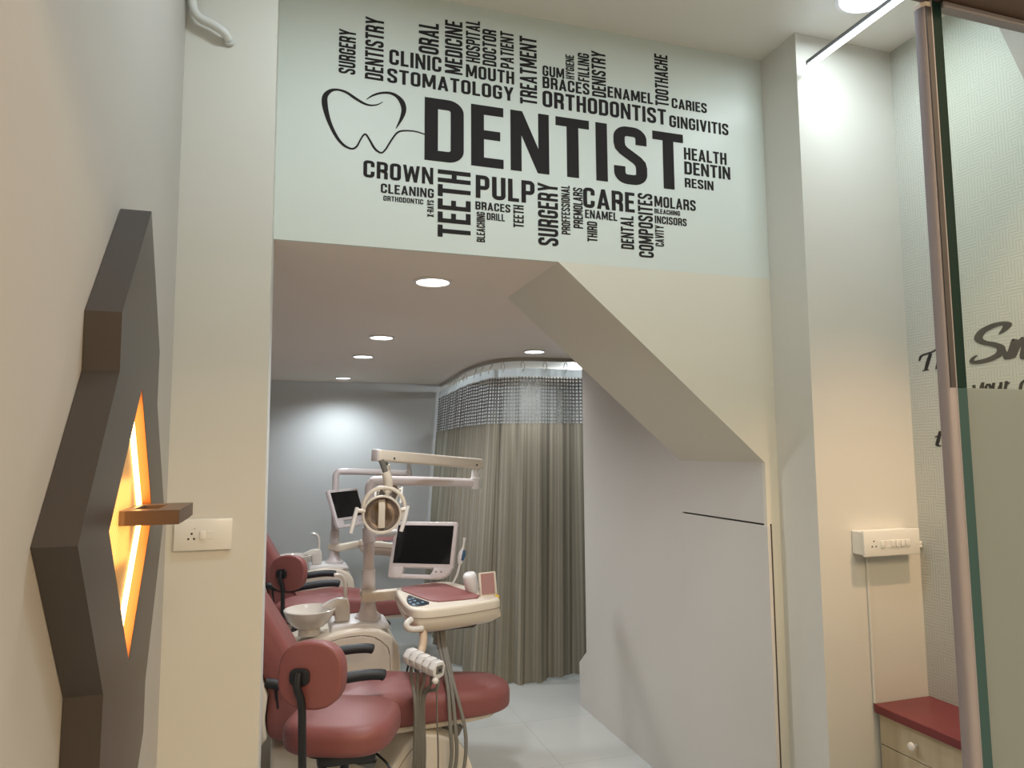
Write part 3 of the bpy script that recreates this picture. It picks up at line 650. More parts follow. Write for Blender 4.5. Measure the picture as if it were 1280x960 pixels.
obj('pipe', MB().tube(spline([(-0.292, 2.128, 3.22), (-0.292, 2.128, 3.0), (-0.290, 2.128, 2.905), (-0.272, 2.128, 2.868), (-0.235, 2.128, 2.852), (-0.205, 2.130, 2.836), (-0.190, 2.148, 2.824)], 6), 0.0125, 12), 'pvc', t)
obj('coupling', MB().tube([(-0.292, 2.128, 2.915), (-0.292, 2.128, 2.955)], 0.0155, 14), 'pvc', t)
obj('wall_bush', MB().tube([(-0.190, 2.149, 2.824), (-0.189, 2.1565, 2.822)], 0.016, 14), 'pvc', t)

# ------------------------------------------------------------------ drawer cabinet
t = thing('drawer_cabinet', (2.2, 1.7, 0), 'pale wood drawer cabinet with a maroon top below the switch box', 'cabinet')
CY0, CY1 = 1.32, 2.152
obj('cabinet_body', MB().box(2.108, 2.333, CY0, CY1-0.004, 0.0, 0.640), 'laminate_wood', t)
obj('countertop', MB().box(2.070, 2.334, CY0-0.02, CY1, 0.6405, 0.671, 0.002, 1), 'maroon_top', t)
for z0, z1 in ((0.531, 0.637), (0.424, 0.528), (0.216, 0.421), (0.03, 0.213)):
    for y0, y1 in ((1.82, CY1-0.002), (CY0+0.002, 1.817)) if z1 < 0.0 else ((CY0+0.002, CY1-0.002),):
        dr = obj('drawer', MB().box(2.090, 2.1075, y0, y1, z0, z1, 0.0012, 1), 'laminate_wood', t)
        for ky in (1.991, 1.50):
            zc = 0.582 if z1 > 0.6 else (z0+z1)/2
            obj('knob', MB().lathe([(0.006, 0), (0.006, 0.012), (0.011, 0.016), (0.0145, 0.022), (0.0125, 0.028), (0.006, 0.031)], (2.0895, ky, zc), 18, Matrix.Rotation(-PI/2, 4, 'Y')), 'ceramic', dr)
# ================================================================== curtains round the second cubicle
def path_pts(pts, n=26): return spline([Vector((*p, 0)) for p in pts], n)
TOPP = [(1.50, 7.12), (1.47, 6.4), (1.43, 5.75), (1.46, 5.20), (1.56, 4.98), (1.74, 4.90), (2.05, 4.90), (2.74, 4.90)]
BOTP = [(1.36, 7.12), (1.26, 6.4), (1.235, 5.70), (1.27, 5.12), (1.36, 4.84), (1.60, 4.76), (2.0, 4.76), (2.74, 4.76)]
def resample(P, n):
    d = [0]
    for a, b in zip(P, P[1:]): d.append(d[-1]+(b-a).length)
    out = []; j = 0
    for i in range(n):
        s = d[-1]*i/(n-1)
        while j < len(P)-2 and d[j+1] < s: j += 1
        t = (s-d[j])/max(d[j+1]-d[j], 1e-9); out.append(P[j].lerp(P[j+1], t))
    return out, d[-1]
NP = 420
TP, LT = resample(path_pts(TOPP), NP); BP, LB = resample(path_pts(BOTP), NP)
def nrm(P, i):
    d = (P[min(i+2, NP-1)]-P[max(i-2, 0)]).normalized(); return Vector((d.y, -d.x, 0))
rc = random.Random(11)
PH = [rc.uniform(0, 6.28) for _ in range(6)]
def fold(s, k):
    """sideways swing of the cloth at arc length s; k grows towards the hem"""
    a = math.sin(2*PI*s/0.155+PH[0]+0.8*math.sin(2*PI*s/0.9+PH[1]))*0.020
    a += math.sin(2*PI*s/0.068+PH[2]+1.1*math.sin(2*PI*s/0.5))*0.0075
    a += math.sin(2*PI*s/0.41+PH[3])*0.016
    return a*(0.35+0.85*k)
def sheet(i0, i1, zt, zb, nz, off=0.0, hem=0.0):
    mb = MB(); uvl = mb.bm.loops.layers.uv.new('UVMap'); G = []; U = []
    for r in range(nz+1):
        z = zt+(zb-zt)*r/nz; k = (2.19-z)/2.17; row = []; ur = []
        for i in range(i0, i1+1):
            s = LT*i/(NP-1); p = TP[i].lerp(BP[i], k); nn = nrm(TP, i)
            p = p+nn*(fold(s+0.03*k*math.sin(s*5), k)+off)
            zz = z+(hem*math.sin(s*7+1.3)*0.012 if r == nz else 0)
            row.append(mb.bm.verts.new((p.x, p.y, zz))); ur.append((s*1.05, z))
        G.append(row); U.append(ur)
    for r in range(nz):
        for i in range(i1-i0):
            f = mb.bm.faces.new([G[r][i], G[r+1][i], G[r+1][i+1], G[r][i+1]])
            for lp, (a, b) in zip(f.loops, ((r, i), (r+1, i), (r+1, i+1), (r, i+1))): lp[uvl].uv = U[a][b]
    return mb
ISPLIT = min(range(NP), key=lambda i: (TP[i]-Vector((1.50, 5.07, 0))).length)
for i0, i1, off, lab in ((0, ISPLIT+3, 0.012, 'left beige striped curtain with open net top running to the back wall'),
                         (ISPLIT-2, NP-1, -0.012, 'right beige striped curtain with open net top beside the white stair box')):
    mid = BP[(i0+i1)//2]
    t = thing('curtain', (mid.x, mid.y, 0.0), lab, 'curtain', 'cubicle curtains')
    obj('cloth', sheet(i0, i1, 1.800, 0.018, 14, off, 1.0), 'curtain_cloth', t, smooth=180)
    obj('net_top', sheet(i0, i1, 2.152, 1.800, 4, off), 'curtain_net', t, smooth=180)
    obj('top_hem', sheet(i0, i1, 2.214, 2.152, 2, off), 'curtain_hem', t, smooth=180)
    obj('joining_hem', sheet(i0, i1, 1.806, 1.796, 1, off+0.001), 'curtain_cloth', t, smooth=180)
    ne = i1-4 if i0 == 0 else i0+1
    s0 = 0.085
    nh = max(3, int((LT*(i1-i0)/(NP-1))/0.15))
    for q in range(nh):
        i = i0+int((q+0.5)*(i1-i0)/nh); p = TP[i]; nn = nrm(TP, i); s = LT*i/(NP-1)
        c = p+nn*(fold(s, 0)+off); d = Vector((-nn.y, nn.x, 0))
        a = Vector((c.x, c.y, 2.195))-nn*0.004; top = Vector((p.x, p.y, 2.248))
        hk = MB().tube(spline([a-d*0.006, a+nn*0.010+Vector((0, 0, -0.006)), a+nn*0.008+d*0.014+Vector((0, 0, 0.022)), top+d*0.012, top+Vector((0, 0, 0.012)), top-d*0.012, a.lerp(top, 0.5)-d*0.012], 4), 0.0030, 6)
        obj('hook', hk, 'curtain_hook', t)
mb = MB(); RL = [Vector((p.x, p.y, 0)) for p in TP[::6]]+[TP[-1].copy()]
A = []
for i, p in enumerate(RL):
    d = (RL[min(i+1, len(RL)-1)]-RL[max(i-1, 0)]).normalized(); nn = Vector((d.y, -d.x, 0))*0.012
    A.append(mb.vs([(p.x+nn.x, p.y+nn.y, 2.2935), (p.x+nn.x, p.y+nn.y, 2.266), (p.x-nn.x, p.y-nn.y, 2.266), (p.x-nn.x, p.y-nn.y, 2.2935)]))
for a, b in zip(A, A[1:]):
    for j in range(4): mb.face([a[j], a[(j+1) % 4], b[(j+1) % 4], b[j]])
mb.face(A[0]); mb.face(A[-1][::-1])
tag(obj('curtain_rail', mb, 'rail', smooth=40), 'curved grey-beige curtain rail under the low ceiling', 'curtain rail')

# ================================================================== dental chair
def dental_chair():
    t = thing('dental_chair', (0.35, 3.4, 0), 'brick pink reclining dental chair on a cream base, nearest the opening', 'dental chair', 'dental chairs')
    AY = 3.40
    # seat and leg rest in one long cushion with rounded foot end
    P = [(-0.02, AY-.225), (0.25, AY-.215), (0.50, AY-.185), (0.80, AY-.178), (0.93, AY-.165), (1.02, AY-.115), (1.058, AY-.03), (1.058, AY+.03), (1.02, AY+.115), (0.93, AY+.165), (0.80, AY+.178), (0.50, AY+.195), (0.25, AY+.225), (-0.02, AY+.225)]
    mb = MB().slab(smooth_poly(P, 2), 0.392, 0.530, 0.050, 0.02, 5, crown=0.024)
    for v in mb.bm.verts:                                   # gently dished seat, leg rest falling towards the foot
        x = v.co.x
        if v.co.z > 0.42: v.co.z += 0.02*max(0, 1-abs(x-0.42)/0.25) - 0.05*max(0, x-0.5)
    obj('seat_cushion', mb, 'leather', t, smooth=60)
    mb = MB().slab(smooth_poly([(0.0, AY-.19), (0.5, AY-.17), (0.90, AY-.14), (0.99, AY-.06), (0.99, AY+.06), (0.90, AY+.14), (0.5, AY+.17), (0.0, AY+.19)], 2), 0.366, 0.391, 0.006, 0.008, 3)
    obj('seat_pan', mb, 'cream', t)
    back = [(0.185, 0.50), (0.125, 0.60), (0.040, 0.765), (-0.075, 0.955), (-0.24, 1.20), (-0.30, 1.25), (-0.355, 1.22), (-0.30, 1.10), (-0.165, 0.87), (-0.085, 0.72), (-0.045, 0.60), (-0.055, 0.50), (-0.045, 0.42), (0.05, 0.395), (0.14, 0.42)]
    obj('backrest', MB().prism(back, 'y', AY-.215, AY+.215, 0.035, 4), 'leather', t, smooth=60)
    shell = [(-0.048, 0.43), (-0.060, 0.50), (-0.050, 0.60), (-0.090, 0.72), (-0.170, 0.87), (-0.305, 1.10), (-0.360, 1.21), (-0.385, 1.18), (-0.365, 1.08), (-0.245, 0.86), (-0.165, 0.70), (-0.118, 0.585), (-0.115, 0.49), (-0.075, 0.40)]
    obj('back_shell', MB().prism(shell, 'y', AY-.222, AY+.222, 0.012, 3), 'cream', t, smooth=60)
    for y, s in ((AY-.205, -1), (AY+.225, 1)):
        pts = spline([(-0.06, y, 0.655), (0.08, y, 0.622), (0.20, y, 0.632), (0.32, y, 0.642), (0.40, y, 0.640), (0.432, y, 0.632)], 4)
        mb = MB().tube(pts, [0.020]+[0.0235]*(len(pts)-2)+[0.017], 12)
        ar = obj('armrest', mb, 'arm_black', t)
        obj('armrest_bracket', MB().tube([(-0.02, y, 0.645), (-0.01, y, 0.55), (0.02, AY+s*.18, 0.44)], 0.012, 8), 'black', ar)
    obj('head_rest', MB().box(-0.10, 0.10, -0.14, 0.14, -0.035, 0.035, 0.03, 4, Matrix.Translation((-0.40, AY, 1.36)) @ Matrix.Rotation(math.radians(60), 4, 'Y')), 'leather', t, smooth=60)
    obj('head_rest_bar', MB().box(-0.37, -0.345, AY-.03, AY+.03, 1.15, 1.34, 0.005, 2), 'chrome', t)
    mb = MB().prism(smooth_poly([(0.40, 0.0), (0.44, 0.17), (0.53, 0.325), (0.60, 0.362), (0.68, 0.345), (0.79, 0.285), (0.84, 0.17), (0.90, 0.0)], 1), 'y', AY-.17, AY+.13, 0.03, 4)
    obj('base_cover', mb, 'cream', t, smooth=50)
    obj('base_seam', MB().tube(spline([(0.43, AY-.168, 0.05), (0.50, AY-.1685, 0.22), (0.58, AY-.1690, 0.315), (0.63, AY-.1650, 0.335)], 5), 0.0025, 6), 'soft_seam', t)
    obj('lift_link', MB().prism([(0.56, 0.385), (0.64, 0.385), (0.82, 0.315), (0.80, 0.275), (0.60, 0.352)], 'y', AY-.05, AY+.05, 0.004, 2), 'grey_bar', t)
    obj('lift_column', MB().prism([(-0.035, 0.0), (-0.035, 0.365), (0.14, 0.365), (0.20, 0.22), (0.45, 0.10), (0.45, 0.0)], 'y', AY-.15, AY+.12, 0.02, 3), 'cream', t, smooth=50)
    return t
# ================================================================== treatment unit: cabinet, spittoon, pole, lamp, screen, tray
def dental_unit():
    t = thing('treatment_unit', (0.30, 4.0, 0), 'white dental treatment unit with lamp, spittoon and tray, nearest the opening', 'dental unit', 'dental treatment units')
    # cabinet with arched top
    prof = [(-0.30, 0.02), (-0.30, 0.50), (-0.10, 0.575), (0.05, 0.618), (0.18, 0.655), (0.30, 0.678), (0.40, 0.685), (0.48, 0.675), (0.545, 0.64), (0.59, 0.585), (0.60, 0.50), (0.60, 0.02)]
    obj('cabinet', MB().prism(prof, 'y', 3.83, 4.18, 0.018, 3), 'cream', t, smooth=50)
    inn = [(-0.10, 0.30), (0.04, 0.550), (0.17, 0.612), (0.29, 0.644), (0.39, 0.650), (0.455, 0.638), (0.510, 0.600), (0.540, 0.54), (0.545, 0.30)]
    pnl = obj('access_panel', MB().prism(inn, 'y', 3.822, 3.831, 0.002, 1), 'cream', t, smooth=30)
    obj('panel_seam', MB().tube(spline([(a, 3.8285, b+0.002) for a, b in inn], 5), 0.0028, 6), 'soft_seam', pnl)
    obj('panel_screw', MB().lathe([(0.007, 0), (0.007, 0.002)], (0.175, 3.8215, 0.588), 14, Matrix.Rotation(PI/2, 4, 'X')), 'black', pnl)
    obj('top_plinth', MB().prism([(0.235, 0.655), (0.245, 0.700), (0.40, 0.706), (0.54, 0.690), (0.560, 0.66)], 'y', 3.88, 4.13, 0.015, 3), 'plastic', t, smooth=50)
    # spittoon
    bc = (0.135, 3.93)
    obj('spittoon_bowl', MB().lathe([(0.030, 0.652), (0.056, 0.655), (0.056, 0.680), (0.052, 0.688), (0.080, 0.702), (0.110, 0.732), (0.127, 0.768), (0.132, 0.784), (0.128, 0.788), (0.121, 0.778), (0.100, 0.738), (0.062, 0.712), (0.020, 0.706), (0.0005, 0.706)], (*bc, 0), 40, cap=False), 'ceramic', t, smooth=60)
    fb = obj('cup_filler', MB().prism([(0.265, 0.702), (0.262, 0.766), (0.185, 0.786), (0.225, 0.808), (0.275, 0.826), (0.330, 0.826), (0.342, 0.79), (0.345, 0.702)], 'y', 3.935, 3.995, 0.012, 3), 'ceramic', t, smooth=50)
    obj('filler_spout', MB().tube(spline([(0.318, 3.965, 0.81), (0.320, 3.965, 0.87), (0.314, 3.965, 0.915), (0.292, 3.965, 0.941), (0.258, 3.965, 0.946)], 6), [0.0105]*24+[0.009], 12), 'ceramic', fb)
    # pole and lamp arms
    px, py = 0.445, 4.0
    obj('pole', MB().lathe([(0.072, 0.69), (0.070, 0.715), (0.048, 0.735), (0.040, 0.77), (0.036, 0.96), (0.030, 0.964), (0.028, 1.20), (0.027, 1.37)], (px, py, 0), 28), 'monitor_frame', t, smooth=40)
    obj('lower_arm', MB().tube(spline([(px, py, 1.360), (px, py, 1.405), (px+0.014, py, 1.432), (px+0.05, py, 1.442), (px+0.30, py, 1.434), (px+0.62, py, 1.416)], 5), 0.026, 16), 'monitor_frame', t, smooth=60)
    jx = px+0.605
    obj('arm_joint', MB().lathe([(0.026, 1.385), (0.029, 1.392), (0.029, 1.447), (0.024, 1.450), (0.020, 1.49), (0.013, 1.492), (0.013, 1.53)], (jx, py, 0), 20), 'plastic', t)
    ua = None
    a, b = Vector((jx+0.035, py+0.02, 1.528)), Vector((0.425, 3.55, 1.585))
    d = (b-a); L = d.length; d.normalize(); z = Vector((0, 0, 1)); sd = d.cross(z).normalized(); up = sd.cross(d)
    T = Matrix(((d.x, sd.x, up.x, a.x), (d.y, sd.y, up.y, a.y), (d.z, sd.z, up.z, a.z), (0, 0, 0, 1)))
    ua = obj('spring_arm', MB().box(-0.01, L, -0.024, 0.024, -0.029, 0.029, 0.014, 3, T), 'cream', t, origin=(jx, py, 0), smooth=50)
    obj('arm_end_cap', MB().box(L, L+0.012, -0.024, 0.024, -0.029, 0.029, 0.005, 2, T), 'monitor_frame', ua)
    for q in (0.06, L-0.10): obj('arm_screw', MB().lathe([(0.006, 0), (0.006, 0.002)], tuple(T @ Vector((q, -0.0245, -0.010))), 12, Matrix.Rotation(PI/2, 4, 'X')), 'black', ua)
    hx, hy, hz = 0.462, 3.555, 1.327
    obj('lamp_stem', MB().tube([(0.450, hy+0.0, 1.562), (0.475, hy, 1.495)], 0.014, 14), 'grey_bar', ua)
    obj('stem_sleeve', MB().tube(spline([(0.472, hy, 1.502), (0.484, hy+0.002, 1.468), (0.488, hy+0.012, 1.43), (0.484, hy+0.02, 1.405)], 4), 0.023, 16), 'cream', ua)
    tilt = Matrix.Rotation(math.radians(-4), 4, 'Z') @ Matrix.Rotation(math.radians(98), 4, 'X')   # local +Z looks at the room, a little down
    c = Vector((hx-0.012, hy-0.05, hz-0.028))
    obj('lamp_housing', MB().lathe([(0.002, -0.085), (0.040, -0.080), (0.072, -0.055), (0.090, -0.012), (0.095, 0.004), (0.093, 0.012), (0.086, 0.012), (0.083, 0.004)], c, 40, tilt, cap=False), 'cream', ua, smooth=60)
    obj('lamp_reflector', MB().lathe([(0.0838, 0.003), (0.074, -0.030), (0.050, -0.056), (0.020, -0.068), (0.0005, -0.070)], c, 40, tilt, cap=False), 'reflector', ua, smooth=60)
    obj('bulb_shield', MB().box(-0.016, 0.016, -0.070, 0.070, -0.022, -0.004, 0.003, 2, Matrix.Translation(c) @ tilt), 'cream', ua)
    obj('bulb', MB().lathe([(0.004, -0.05), (0.009, -0.045), (0.009, -0.026), (0.004, -0.022)], c, 14, tilt), 'brass', ua)
    obj('lamp_yoke', MB().torus((hx+0.006, hy+0.012, hz-0.003), 0.103, 0.0095, tilt, 40, 10, math.radians(-35), math.radians(215)), 'cream', ua, smooth=60)
    for s, dx, dz in ((-1, -0.028, -0.105), (1, -0.034, -0.105)):
        p0 = Vector((c.x+s*0.093, c.y+0.0, c.z+0.018)); p1 = p0+Vector((s*0.030, -0.005, 0.004))
        obj('handle_mount', MB().tube([p0-Vector((s*0.012, 0, 0)), p1], 0.010, 12), 'cream', ua)
        obj('lamp_handle', MB().tube([p1+Vector((0.004, 0, 0.014)), p1+Vector((dx*.45, -0.02, dz*.45)), p1+Vector((dx, -0.03, dz))], [0.009, 0.0115, 0.0095], 12), 'ceramic', ua)
    # screen on its own bracket
    C0 = Vector((0.752, 4.020, 1.050)); u = Vector((0.323, -0.20, 0.003)).normalized(); v = Vector((0.066, 0.09, 0.292)); v = (v-u*v.dot(u)).normalized(); nn = u.cross(v)
    TM = Matrix(((u.x, v.x, nn.x, C0.x), (u.y, v.y, nn.y, C0.y), (u.z, v.z, nn.z, C0.z), (0, 0, 0, 1)))
    mb = MB().slab(rrect(-0.19, 0.19, -0.105, 0.158, 0.012), -0.022, 0.012, 0.006, 0.010, 3, TM)
    mb.slab(smooth_poly([(-0.19, -0.06), (-0.19, -0.15), (-0.182, -0.163), (-0.112, -0.163), (-0.104, -0.155), (-0.104, -0.06)], 1), -0.020, 0.0115, 0.004, 0.005, 3, TM)
    mb.slab(smooth_poly([(0.19, -0.06), (0.082, -0.06), (0.075, -0.125), (0.062, -0.138), (0.062, -0.163), (0.105, -0.163), (0.150, -0.150), (0.183, -0.115)], 1), -0.020, 0.0115, 0.004, 0.005, 3, TM)
    mb.box(-0.15, 0.10, -0.163, -0.140, -0.014, 0.008, 0.004, 2, TM)
    mon = obj('monitor', mb, 'monitor_frame', t, origin=C0, smooth=40)
    obj('screen', MB().box(-0.168, 0.170, -0.082, 0.135, 0.0115, 0.0135, mx=TM), 'screen', mon)
    for q in (0.095, 0.125): obj('monitor_button', MB().box(q-0.004, q+0.004, -0.128, -0.120, 0.0115, 0.0135, mx=TM), 'grey_bar', mon)
    obj('monitor_arm', MB().tube([(px+0.01, py, 1.150), (px+0.08, py+0.06, 1.148), (0.62, 4.155, 1.135), (0.66, 4.135, 1.13)], 0.021, 14), 'plastic', t, origin=(px, py, 1.15))
    obj('arm_collar', MB().lathe([(0.029, 1.105), (0.036, 1.11), (0.036, 1.185), (0.029, 1.19)], (px, py, 0), 24), 'monitor_frame', t)
    # tray with its arm
    tr_o = (px, py, 0.8)
    body = smooth_poly([(0.560, 3.34), (0.62, 3.29), (0.78, 3.315), (0.99, 3.385), (1.035, 3.43), (1.01, 3.53), (0.915, 3.92), (0.84, 3.98), (0.60, 3.89), (0.562, 3.83), (0.552, 3.50)], 2)
    tray = obj('tray', MB().slab(body, 0.758, 0.878, 0.014, 0.075, 6), 'cream', t, origin=tr_o, smooth=60)
    cb = Vector((0.765, 3.62)); rim = [(cb.x+(p[0]-cb.x)*1.004, cb.y+(p[1]-cb.y)*1.004) for p in body]
    obj('tray_seam', MB().tube([(p[0], p[1], 0.836) for p in rim+[rim[0]]], 0.0022, 6), 'soft_seam', tray)
    obj('tray_pad', MB().slab(smooth_poly([(0.572, 3.84), (0.640, 3.58), (0.692, 3.425), (0.80, 3.425), (0.955, 3.45), (0.90, 3.66), (0.830, 3.915), (0.70, 3.885)], 1), 0.8785, 0.884, 0.003, 0.002, 2), 'leather', tray)
    cp = obj('control_panel', MB().slab(smooth_poly([(0.572, 3.39), (0.605, 3.355), (0.682, 3.405), (0.640, 3.53), (0.607, 3.645), (0.582, 3.56), (0.570, 3.47)], 1), 0.8785, 0.8815, 0.002, 0.001, 2), 'panel_blue', tray)
    for kx, ky in ((0.59, 3.40), (0.615, 3.42), (0.64, 3.435), (0.585, 3.46), (0.61, 3.48), (0.59, 3.52), (0.612, 3.54)):
        obj('key', MB().box(kx-0.006, kx+0.006, ky-0.009, ky+0.009, 0.8815, 0.8825), 'key_mark', cp)
    obj('tray_handle', MB().tube(spline([(0.615, 3.31, 0.790), (0.575, 3.29, 0.793), (0.545, 3.285, 0.803), (0.540, 3.29, 0.822), (0.565, 3.315, 0.832)], 5), 0.0145, 12), 'ceramic', tray)
    obj('tray_arm', MB().prism([(0.40, 0.80), (0.40, 0.855), (0.66, 0.862), (0.66, 0.808)], 'y', 3.90, 3.955, 0.01, 3).box(px-0.045, px+0.045, py-0.075, py+0.045, 0.80, 0.86, 0.02, 3), 'cream', tray)
    obj('side_bracket', MB().prism([(0.93, 0.77), (0.94, 0.80), (1.03, 0.82), (1.035, 0.785), (0.99, 0.765)], 'y', 3.44, 3.50, 0.005, 2), 'cream', tray)
    vb = Matrix.Translation((0.982, 3.50, 0.935)) @ Matrix.Rotation(math.radians(14), 4, 'Z') @ Matrix.Rotation(math.radians(-8), 4, 'X')
    fv = obj('film_viewer', MB().box(-0.046, 0.050, -0.006, 0.012, -0.062, 0.058, 0.005, 2, vb), 'cream', tray)
    obj('viewer_plate', MB().box(-0.040, 0.036, -0.0075, -0.0055, -0.050, 0.052, mx=vb), 'viewer_pink', fv)
    obj('viewer_hinge', MB().tube([(1.022, 3.47, 0.875), (1.036, 3.50, 0.862)], 0.012, 10), 'brass', fv)
    obj('cup_holder', MB().lathe([(0.001, 0.0), (0.030, 0.0), (0.036, 0.02), (0.036, 0.085), (0.030, 0.098), (0.015, 0.102), (0.001, 0.103)], (0.935, 3.62, 0.880), 24, Matrix.Rotation(math.radians(-14), 4, 'Y') @ Matrix.Rotation(math.radians(12), 4, 'X'), cap=False), 'plastic', tray, smooth=60)
    # instrument rack hanging below the tray
    obj('rack_arm', MB().tube(spline([(0.625, 3.34, 0.775), (0.612, 3.27, 0.735), (0.578, 3.18, 0.705), (0.535, 3.14, 0.722)], 6), 0.0185, 12), 'wood_cream', tray)
    r0, r1 = Vector((0.524, 3.155, 0.718)), Vector((0.630, 2.985, 0.692)); rd = (r1-r0); RLn = rd.length; rd.normalize()
    rs = rd.cross(Vector((0, 0, 1))).normalized(); ru = rs.cross(rd)
    TR = Matrix(((rd.x, rs.x, ru.x, r0.x), (rd.y, rs.y, ru.y, r0.y), (rd.z, rs.z, ru.z, r0.z), (0, 0, 0, 1)))
    rack = None
    for q in range(5):
        x0 = RLn*q/5; o = obj('instrument_holder', MB().prism([(0.030, -0.018), (0.036, 0.008), (0.016, 0.034), (-0.022, 0.034), (-0.036, 0.012), (-0.030, -0.028), (0.004, -0.038)], 'x', x0+0.004, x0+RLn/5-0.003, 0.004, 2), 'plastic', tray)
        me = o.data; me.transform(Matrix.Translation(-WO[tray.name]) @ TR @ Matrix.Translation(WO[tray.name]))
    o = obj('rack_core', MB().box(0, RLn*0.99, -0.020, 0.020, -0.016, 0.022, 0.004, 2, TR), 'grey_bar', tray)
    e = TR @ Vector((RLn, 0, 0))
    obj('rack_button', MB().tube([e+rd*-0.004+ru*0.002, e+rd*0.0015+ru*0.002], 0.0065, 12), 'black', tray)
    obj('rack_knob', MB().lathe([(0.0005, -0.014), (0.010, -0.011), (0.0155, 0.0), (0.010, 0.011), (0.0005, 0.014)], e+rs*0.022-ru*0.036, 16, cap=False), 'ceramic', tray, smooth=80)
    for q in range(5):                                                       # hoses from the rack down to the cabinet
        s = TR @ Vector((RLn*(q+.5)/5, -0.010, -0.020)); k = (q-2)*0.012
        pts = spline([s, s+Vector((-0.004, 0.0, -0.06)), (0.565+k, 3.09+k, 0.55), (0.568+k*0.9, 3.10, 0.34), (0.575+k, 3.14, 0.16+abs(k)), (0.62+k, 3.13, 0.07), (0.70+k, 3.125, 0.10)], 6)
        obj('hose', MB().tube(pts, 0.0075, 8), 'hose', tray)
    obj('hose', MB().tube(spline([(0.625, 3.02, 0.68), (0.628, 3.03, 0.5), (0.636, 3.04, 0.3), (0.632, 3.06, 0.1)], 6), 0.0038, 8), 'hose', tray)
    for q, (x0, x1) in enumerate(((0.705, 0.712), (0.722, 0.735), (0.735, 0.775))):
        pts = spline([(x0, 3.40, 0.772), (x0+0.002, 3.38, 0.70), (x0+0.012, 3.23, 0.55), (x1, 3.15, 0.40), (x1+0.004, 3.14, 0.28), (x1-0.018, 3.14, 0.16), (x1-0.05, 3.13, 0.07), (x1-0.09, 3.13, 0.05)], 6)
        obj('hose', MB().tube(pts, 0.0085, 8), 'hose', tray)
    obj('under_pipe', MB().tube([(0.70, 3.38, 0.762), (0.88, 3.40, 0.760), (0.90, 3.40, 0.775)], 0.008, 8), 'black', tray)
    # camera wand on the back of the tray
    wd = obj('camera_wand', MB().tube(spline([(0.925, 3.86, 0.985), (0.935, 3.86, 1.04), (0.945, 3.86, 1.08), (0.952, 3.86, 1.125)], 5), [0.012, 0.014, 0.017, 0.019, 0.019, 0.018, 0.015, 0.011, 0.008, 0.007, 0.006, 0.006, 0.006, 0.007, 0.008, 0.009], 12), 'plastic', tray, smooth=60)
    obj('wand_grip', MB().tube([(0.934, 3.846, 1.005), (0.943, 3.844, 1.035), (0.947, 3.846, 1.06)], [0.008, 0.011, 0.007], 10), 'wand_blue', wd)
    obj('wand_cable', MB().tube(spline([(0.925, 3.86, 0.985), (0.91, 3.86, 0.93), (0.89, 3.86, 0.89), (0.875, 3.86, 0.872)], 5), 0.006, 8), 'plastic', wd)
    return t
mat('viewer_pink', (0.42, 0.22, 0.20), 0.2, coat=0.4)
mat('wood_cream', (0.58, 0.43, 0.30), 0.4)

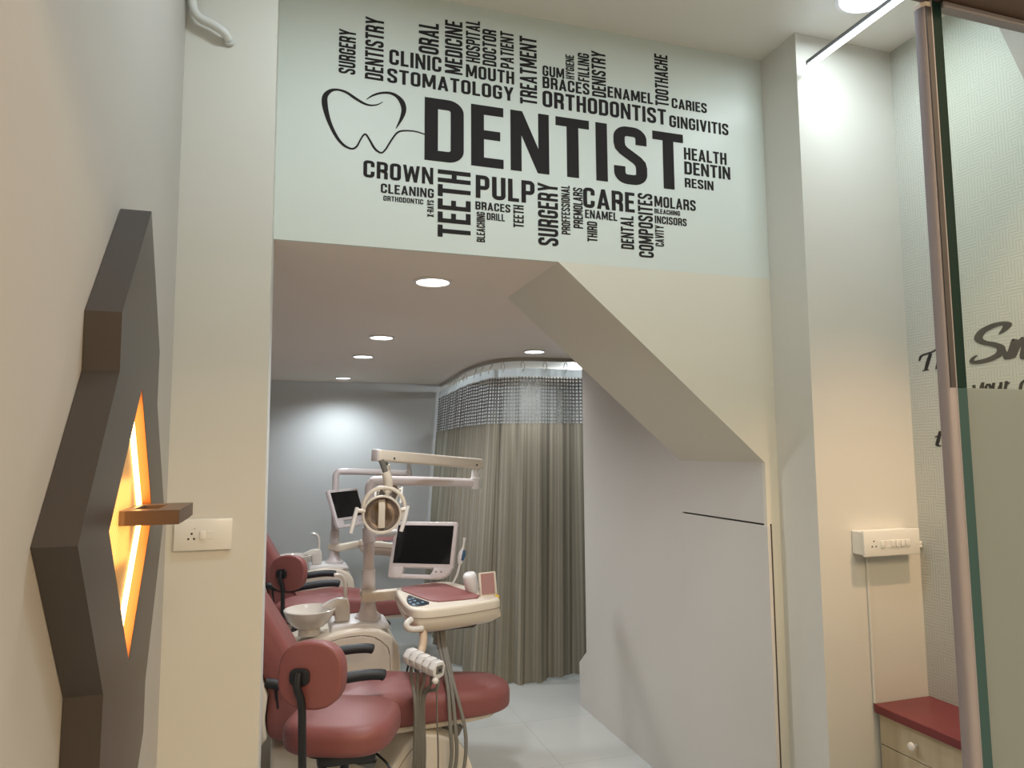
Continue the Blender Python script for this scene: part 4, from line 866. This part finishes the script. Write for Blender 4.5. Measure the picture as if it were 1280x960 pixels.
# ================================================================== operator stool
DZ = 0.068
def stool():
    t = thing('operator_stool', (0.23, 2.75, 0), 'brick pink operator stool with a round backrest, nearest the opening', 'stool', 'operator stools')
    out = [(x*1.0, y) for x, y in superell(0.230, 2.840, 0.205, 0.198, 3.0, 44, math.radians(-22))]
    mb = MB().slab(out, 0.525, 0.630, 0.045, 0.035, 6, crown=0.014)
    obj('seat', mb, 'leather', t, smooth=70)
    obj('seat_plate', MB().slab(superell(0.230, 2.84, 0.155, 0.15, 2.7, 32), 0.513, 0.5245, 0.003, 0.003, 2), 'black', t)
    T = Matrix.Translation((0.102, 2.53, 0.862)) @ Matrix.Rotation(math.radians(-24), 4, 'Z') @ Matrix.Rotation(math.radians(-90-4), 4, 'X')
    obj('backrest', MB().slab(superell(0, 0, 0.112, 0.108, 2.5, 48), -0.032, 0.036, 0.020, 0.012, 5, T), 'leather', t, smooth=50)
    q = T @ Vector((-0.020, 0.010, -0.033))
    obj('back_plate', MB().slab(superell(-0.030, 0.002, 0.034, 0.028, 3, 28), -0.046, -0.0325, 0.004, 0.002, 3, T), 'black', t)
    pts = spline([T @ Vector((-0.032, -0.012, -0.048)), T @ Vector((-0.030, 0.03, -0.058)), (0.066, 2.490, 0.785), (0.070, 2.487, 0.68), (0.074, 2.49, 0.56), (0.088, 2.53, 0.495), (0.15, 2.66, 0.494)], 5)
    obj('back_post', MB().tube(pts, 0.0135, 10, flat=1.0), 'black', t)
    obj('mechanism', MB().box(0.13, 0.34, 2.73, 2.95, 0.468, 0.5125, 0.012, 2), 'black', t)
    obj('gas_lift', MB().lathe([(0.026, 0.10), (0.026, 0.28), (0.016, 0.285), (0.016, 0.469)], (0.235, 2.84, 0), 20), 'black', t)
    lv = spline([(0.335, 2.76, 0.495), (0.372, 2.70, 0.475), (0.392, 2.67, 0.452), (0.425, 2.65, 0.440), (0.470, 2.63, 0.432)], 5)
    obj('lever', MB().tube(lv, [0.0045]*12+[0.007, 0.0095, 0.0105, 0.0105, 0.0105, 0.0105, 0.010, 0.009, 0.007], 8), 'black', t)
    obj('hub', MB().lathe([(0.03, 0.065), (0.042, 0.075), (0.042, 0.115), (0.03, 0.125)], (0.235, 2.84, 0), 20), 'black', t)
    for k in range(5):
        a = math.radians(72*k+18); c = Vector((0.235, 2.84, 0)); d = Vector((math.cos(a), math.sin(a), 0))
        lg = obj('base_leg', MB().tube([c+d*0.035+Vector((0, 0, 0.098)), c+d*0.15+Vector((0, 0, 0.088)), c+d*0.245+Vector((0, 0, 0.066))], [0.019, 0.016, 0.012], 10, flat=0.8), 'black', t)
        sd = Vector((-d.y, d.x, 0)); e = c+d*0.240+Vector((0, 0, 0.0255))
        obj('caster', MB().tube([e-sd*0.022, e-sd*0.006], 0.025, 18).tube([e+sd*0.006, e+sd*0.022], 0.025, 18).tube([e-sd*0.01, e+sd*0.01], 0.008, 8).tube([e, e+Vector((0, 0, 0.045))], 0.006, 8), 'black', lg)
    return t
ch = dental_chair(); un = dental_unit(); st_ = stool()
OFF = Vector((-0.05, 2.05, 0))
def far(o, off, label):
    c = copy_tree(o); c.location = Vector(o.location)+off; c['label'] = label; return c
c2 = far(ch, OFF, 'brick pink reclining dental chair farther back, half hidden behind the near unit')
c2.scale = (1, 1, 1.06)
u2 = far(un, OFF, 'white dental treatment unit farther back, before the grey-white wall')
far(st_, Vector((-0.07, 2.12, 0)), 'brick pink operator stool farther back, behind the spittoon bowl')
def part(o, nm): return [c for c in o.children if c.name.split('.')[0] == nm][0]
part(u2, 'spring_arm').rotation_euler.z = math.radians(30)
tr2 = part(u2, 'tray'); tr2.rotation_euler.z = math.radians(42)
for c in list(tr2.children):                                # the far unit's hoses are out of sight
    if c.name.split('.')[0] in ('hose', 'rack_arm', 'instrument_holder', 'rack_core', 'rack_button', 'rack_knob'): bpy.data.objects.remove(c)
m2 = part(u2, 'monitor'); m2.rotation_euler.z = math.radians(78)
m2.location = Vector((0.492, 6.06, 1.145))-Vector(u2.location)
a2 = part(u2, 'monitor_arm'); a2.rotation_euler.z = math.radians(20); a2.scale = (0.4, 0.4, 1)
# floor clutter by the chair's foot
t = thing('foot_control', (-0.13, 3.68, 0), 'black round foot control on the floor behind the pillar edge', 'foot control')
obj('control_body', MB().lathe([(0.085, 0.0), (0.088, 0.012), (0.075, 0.038), (0.045, 0.05), (0.001, 0.053)], (-0.13, 3.68, 0), 28, cap=False), 'black', t, smooth=60)
obj('control_cable', MB().tube(spline([(-0.09, 3.74, 0.03), (-0.05, 3.77, 0.055), (-0.02, 3.78, 0.03), (-0.10, 3.795, 0.008), (-0.35, 3.78, 0.008)], 6), 0.005, 8), 'black', t)
tag(obj('floor_cable', MB().tube(spline([(0.66, 4.10, 0.30), (0.70, 4.12, 0.42), (0.74, 4.15, 0.30), (0.72, 4.22, 0.02), (0.80, 4.5, 0.008), (0.95, 4.9, 0.008)], 6), 0.006, 8), 'black'), 'thin black cable hanging behind the near cabinet to the floor', 'cable')
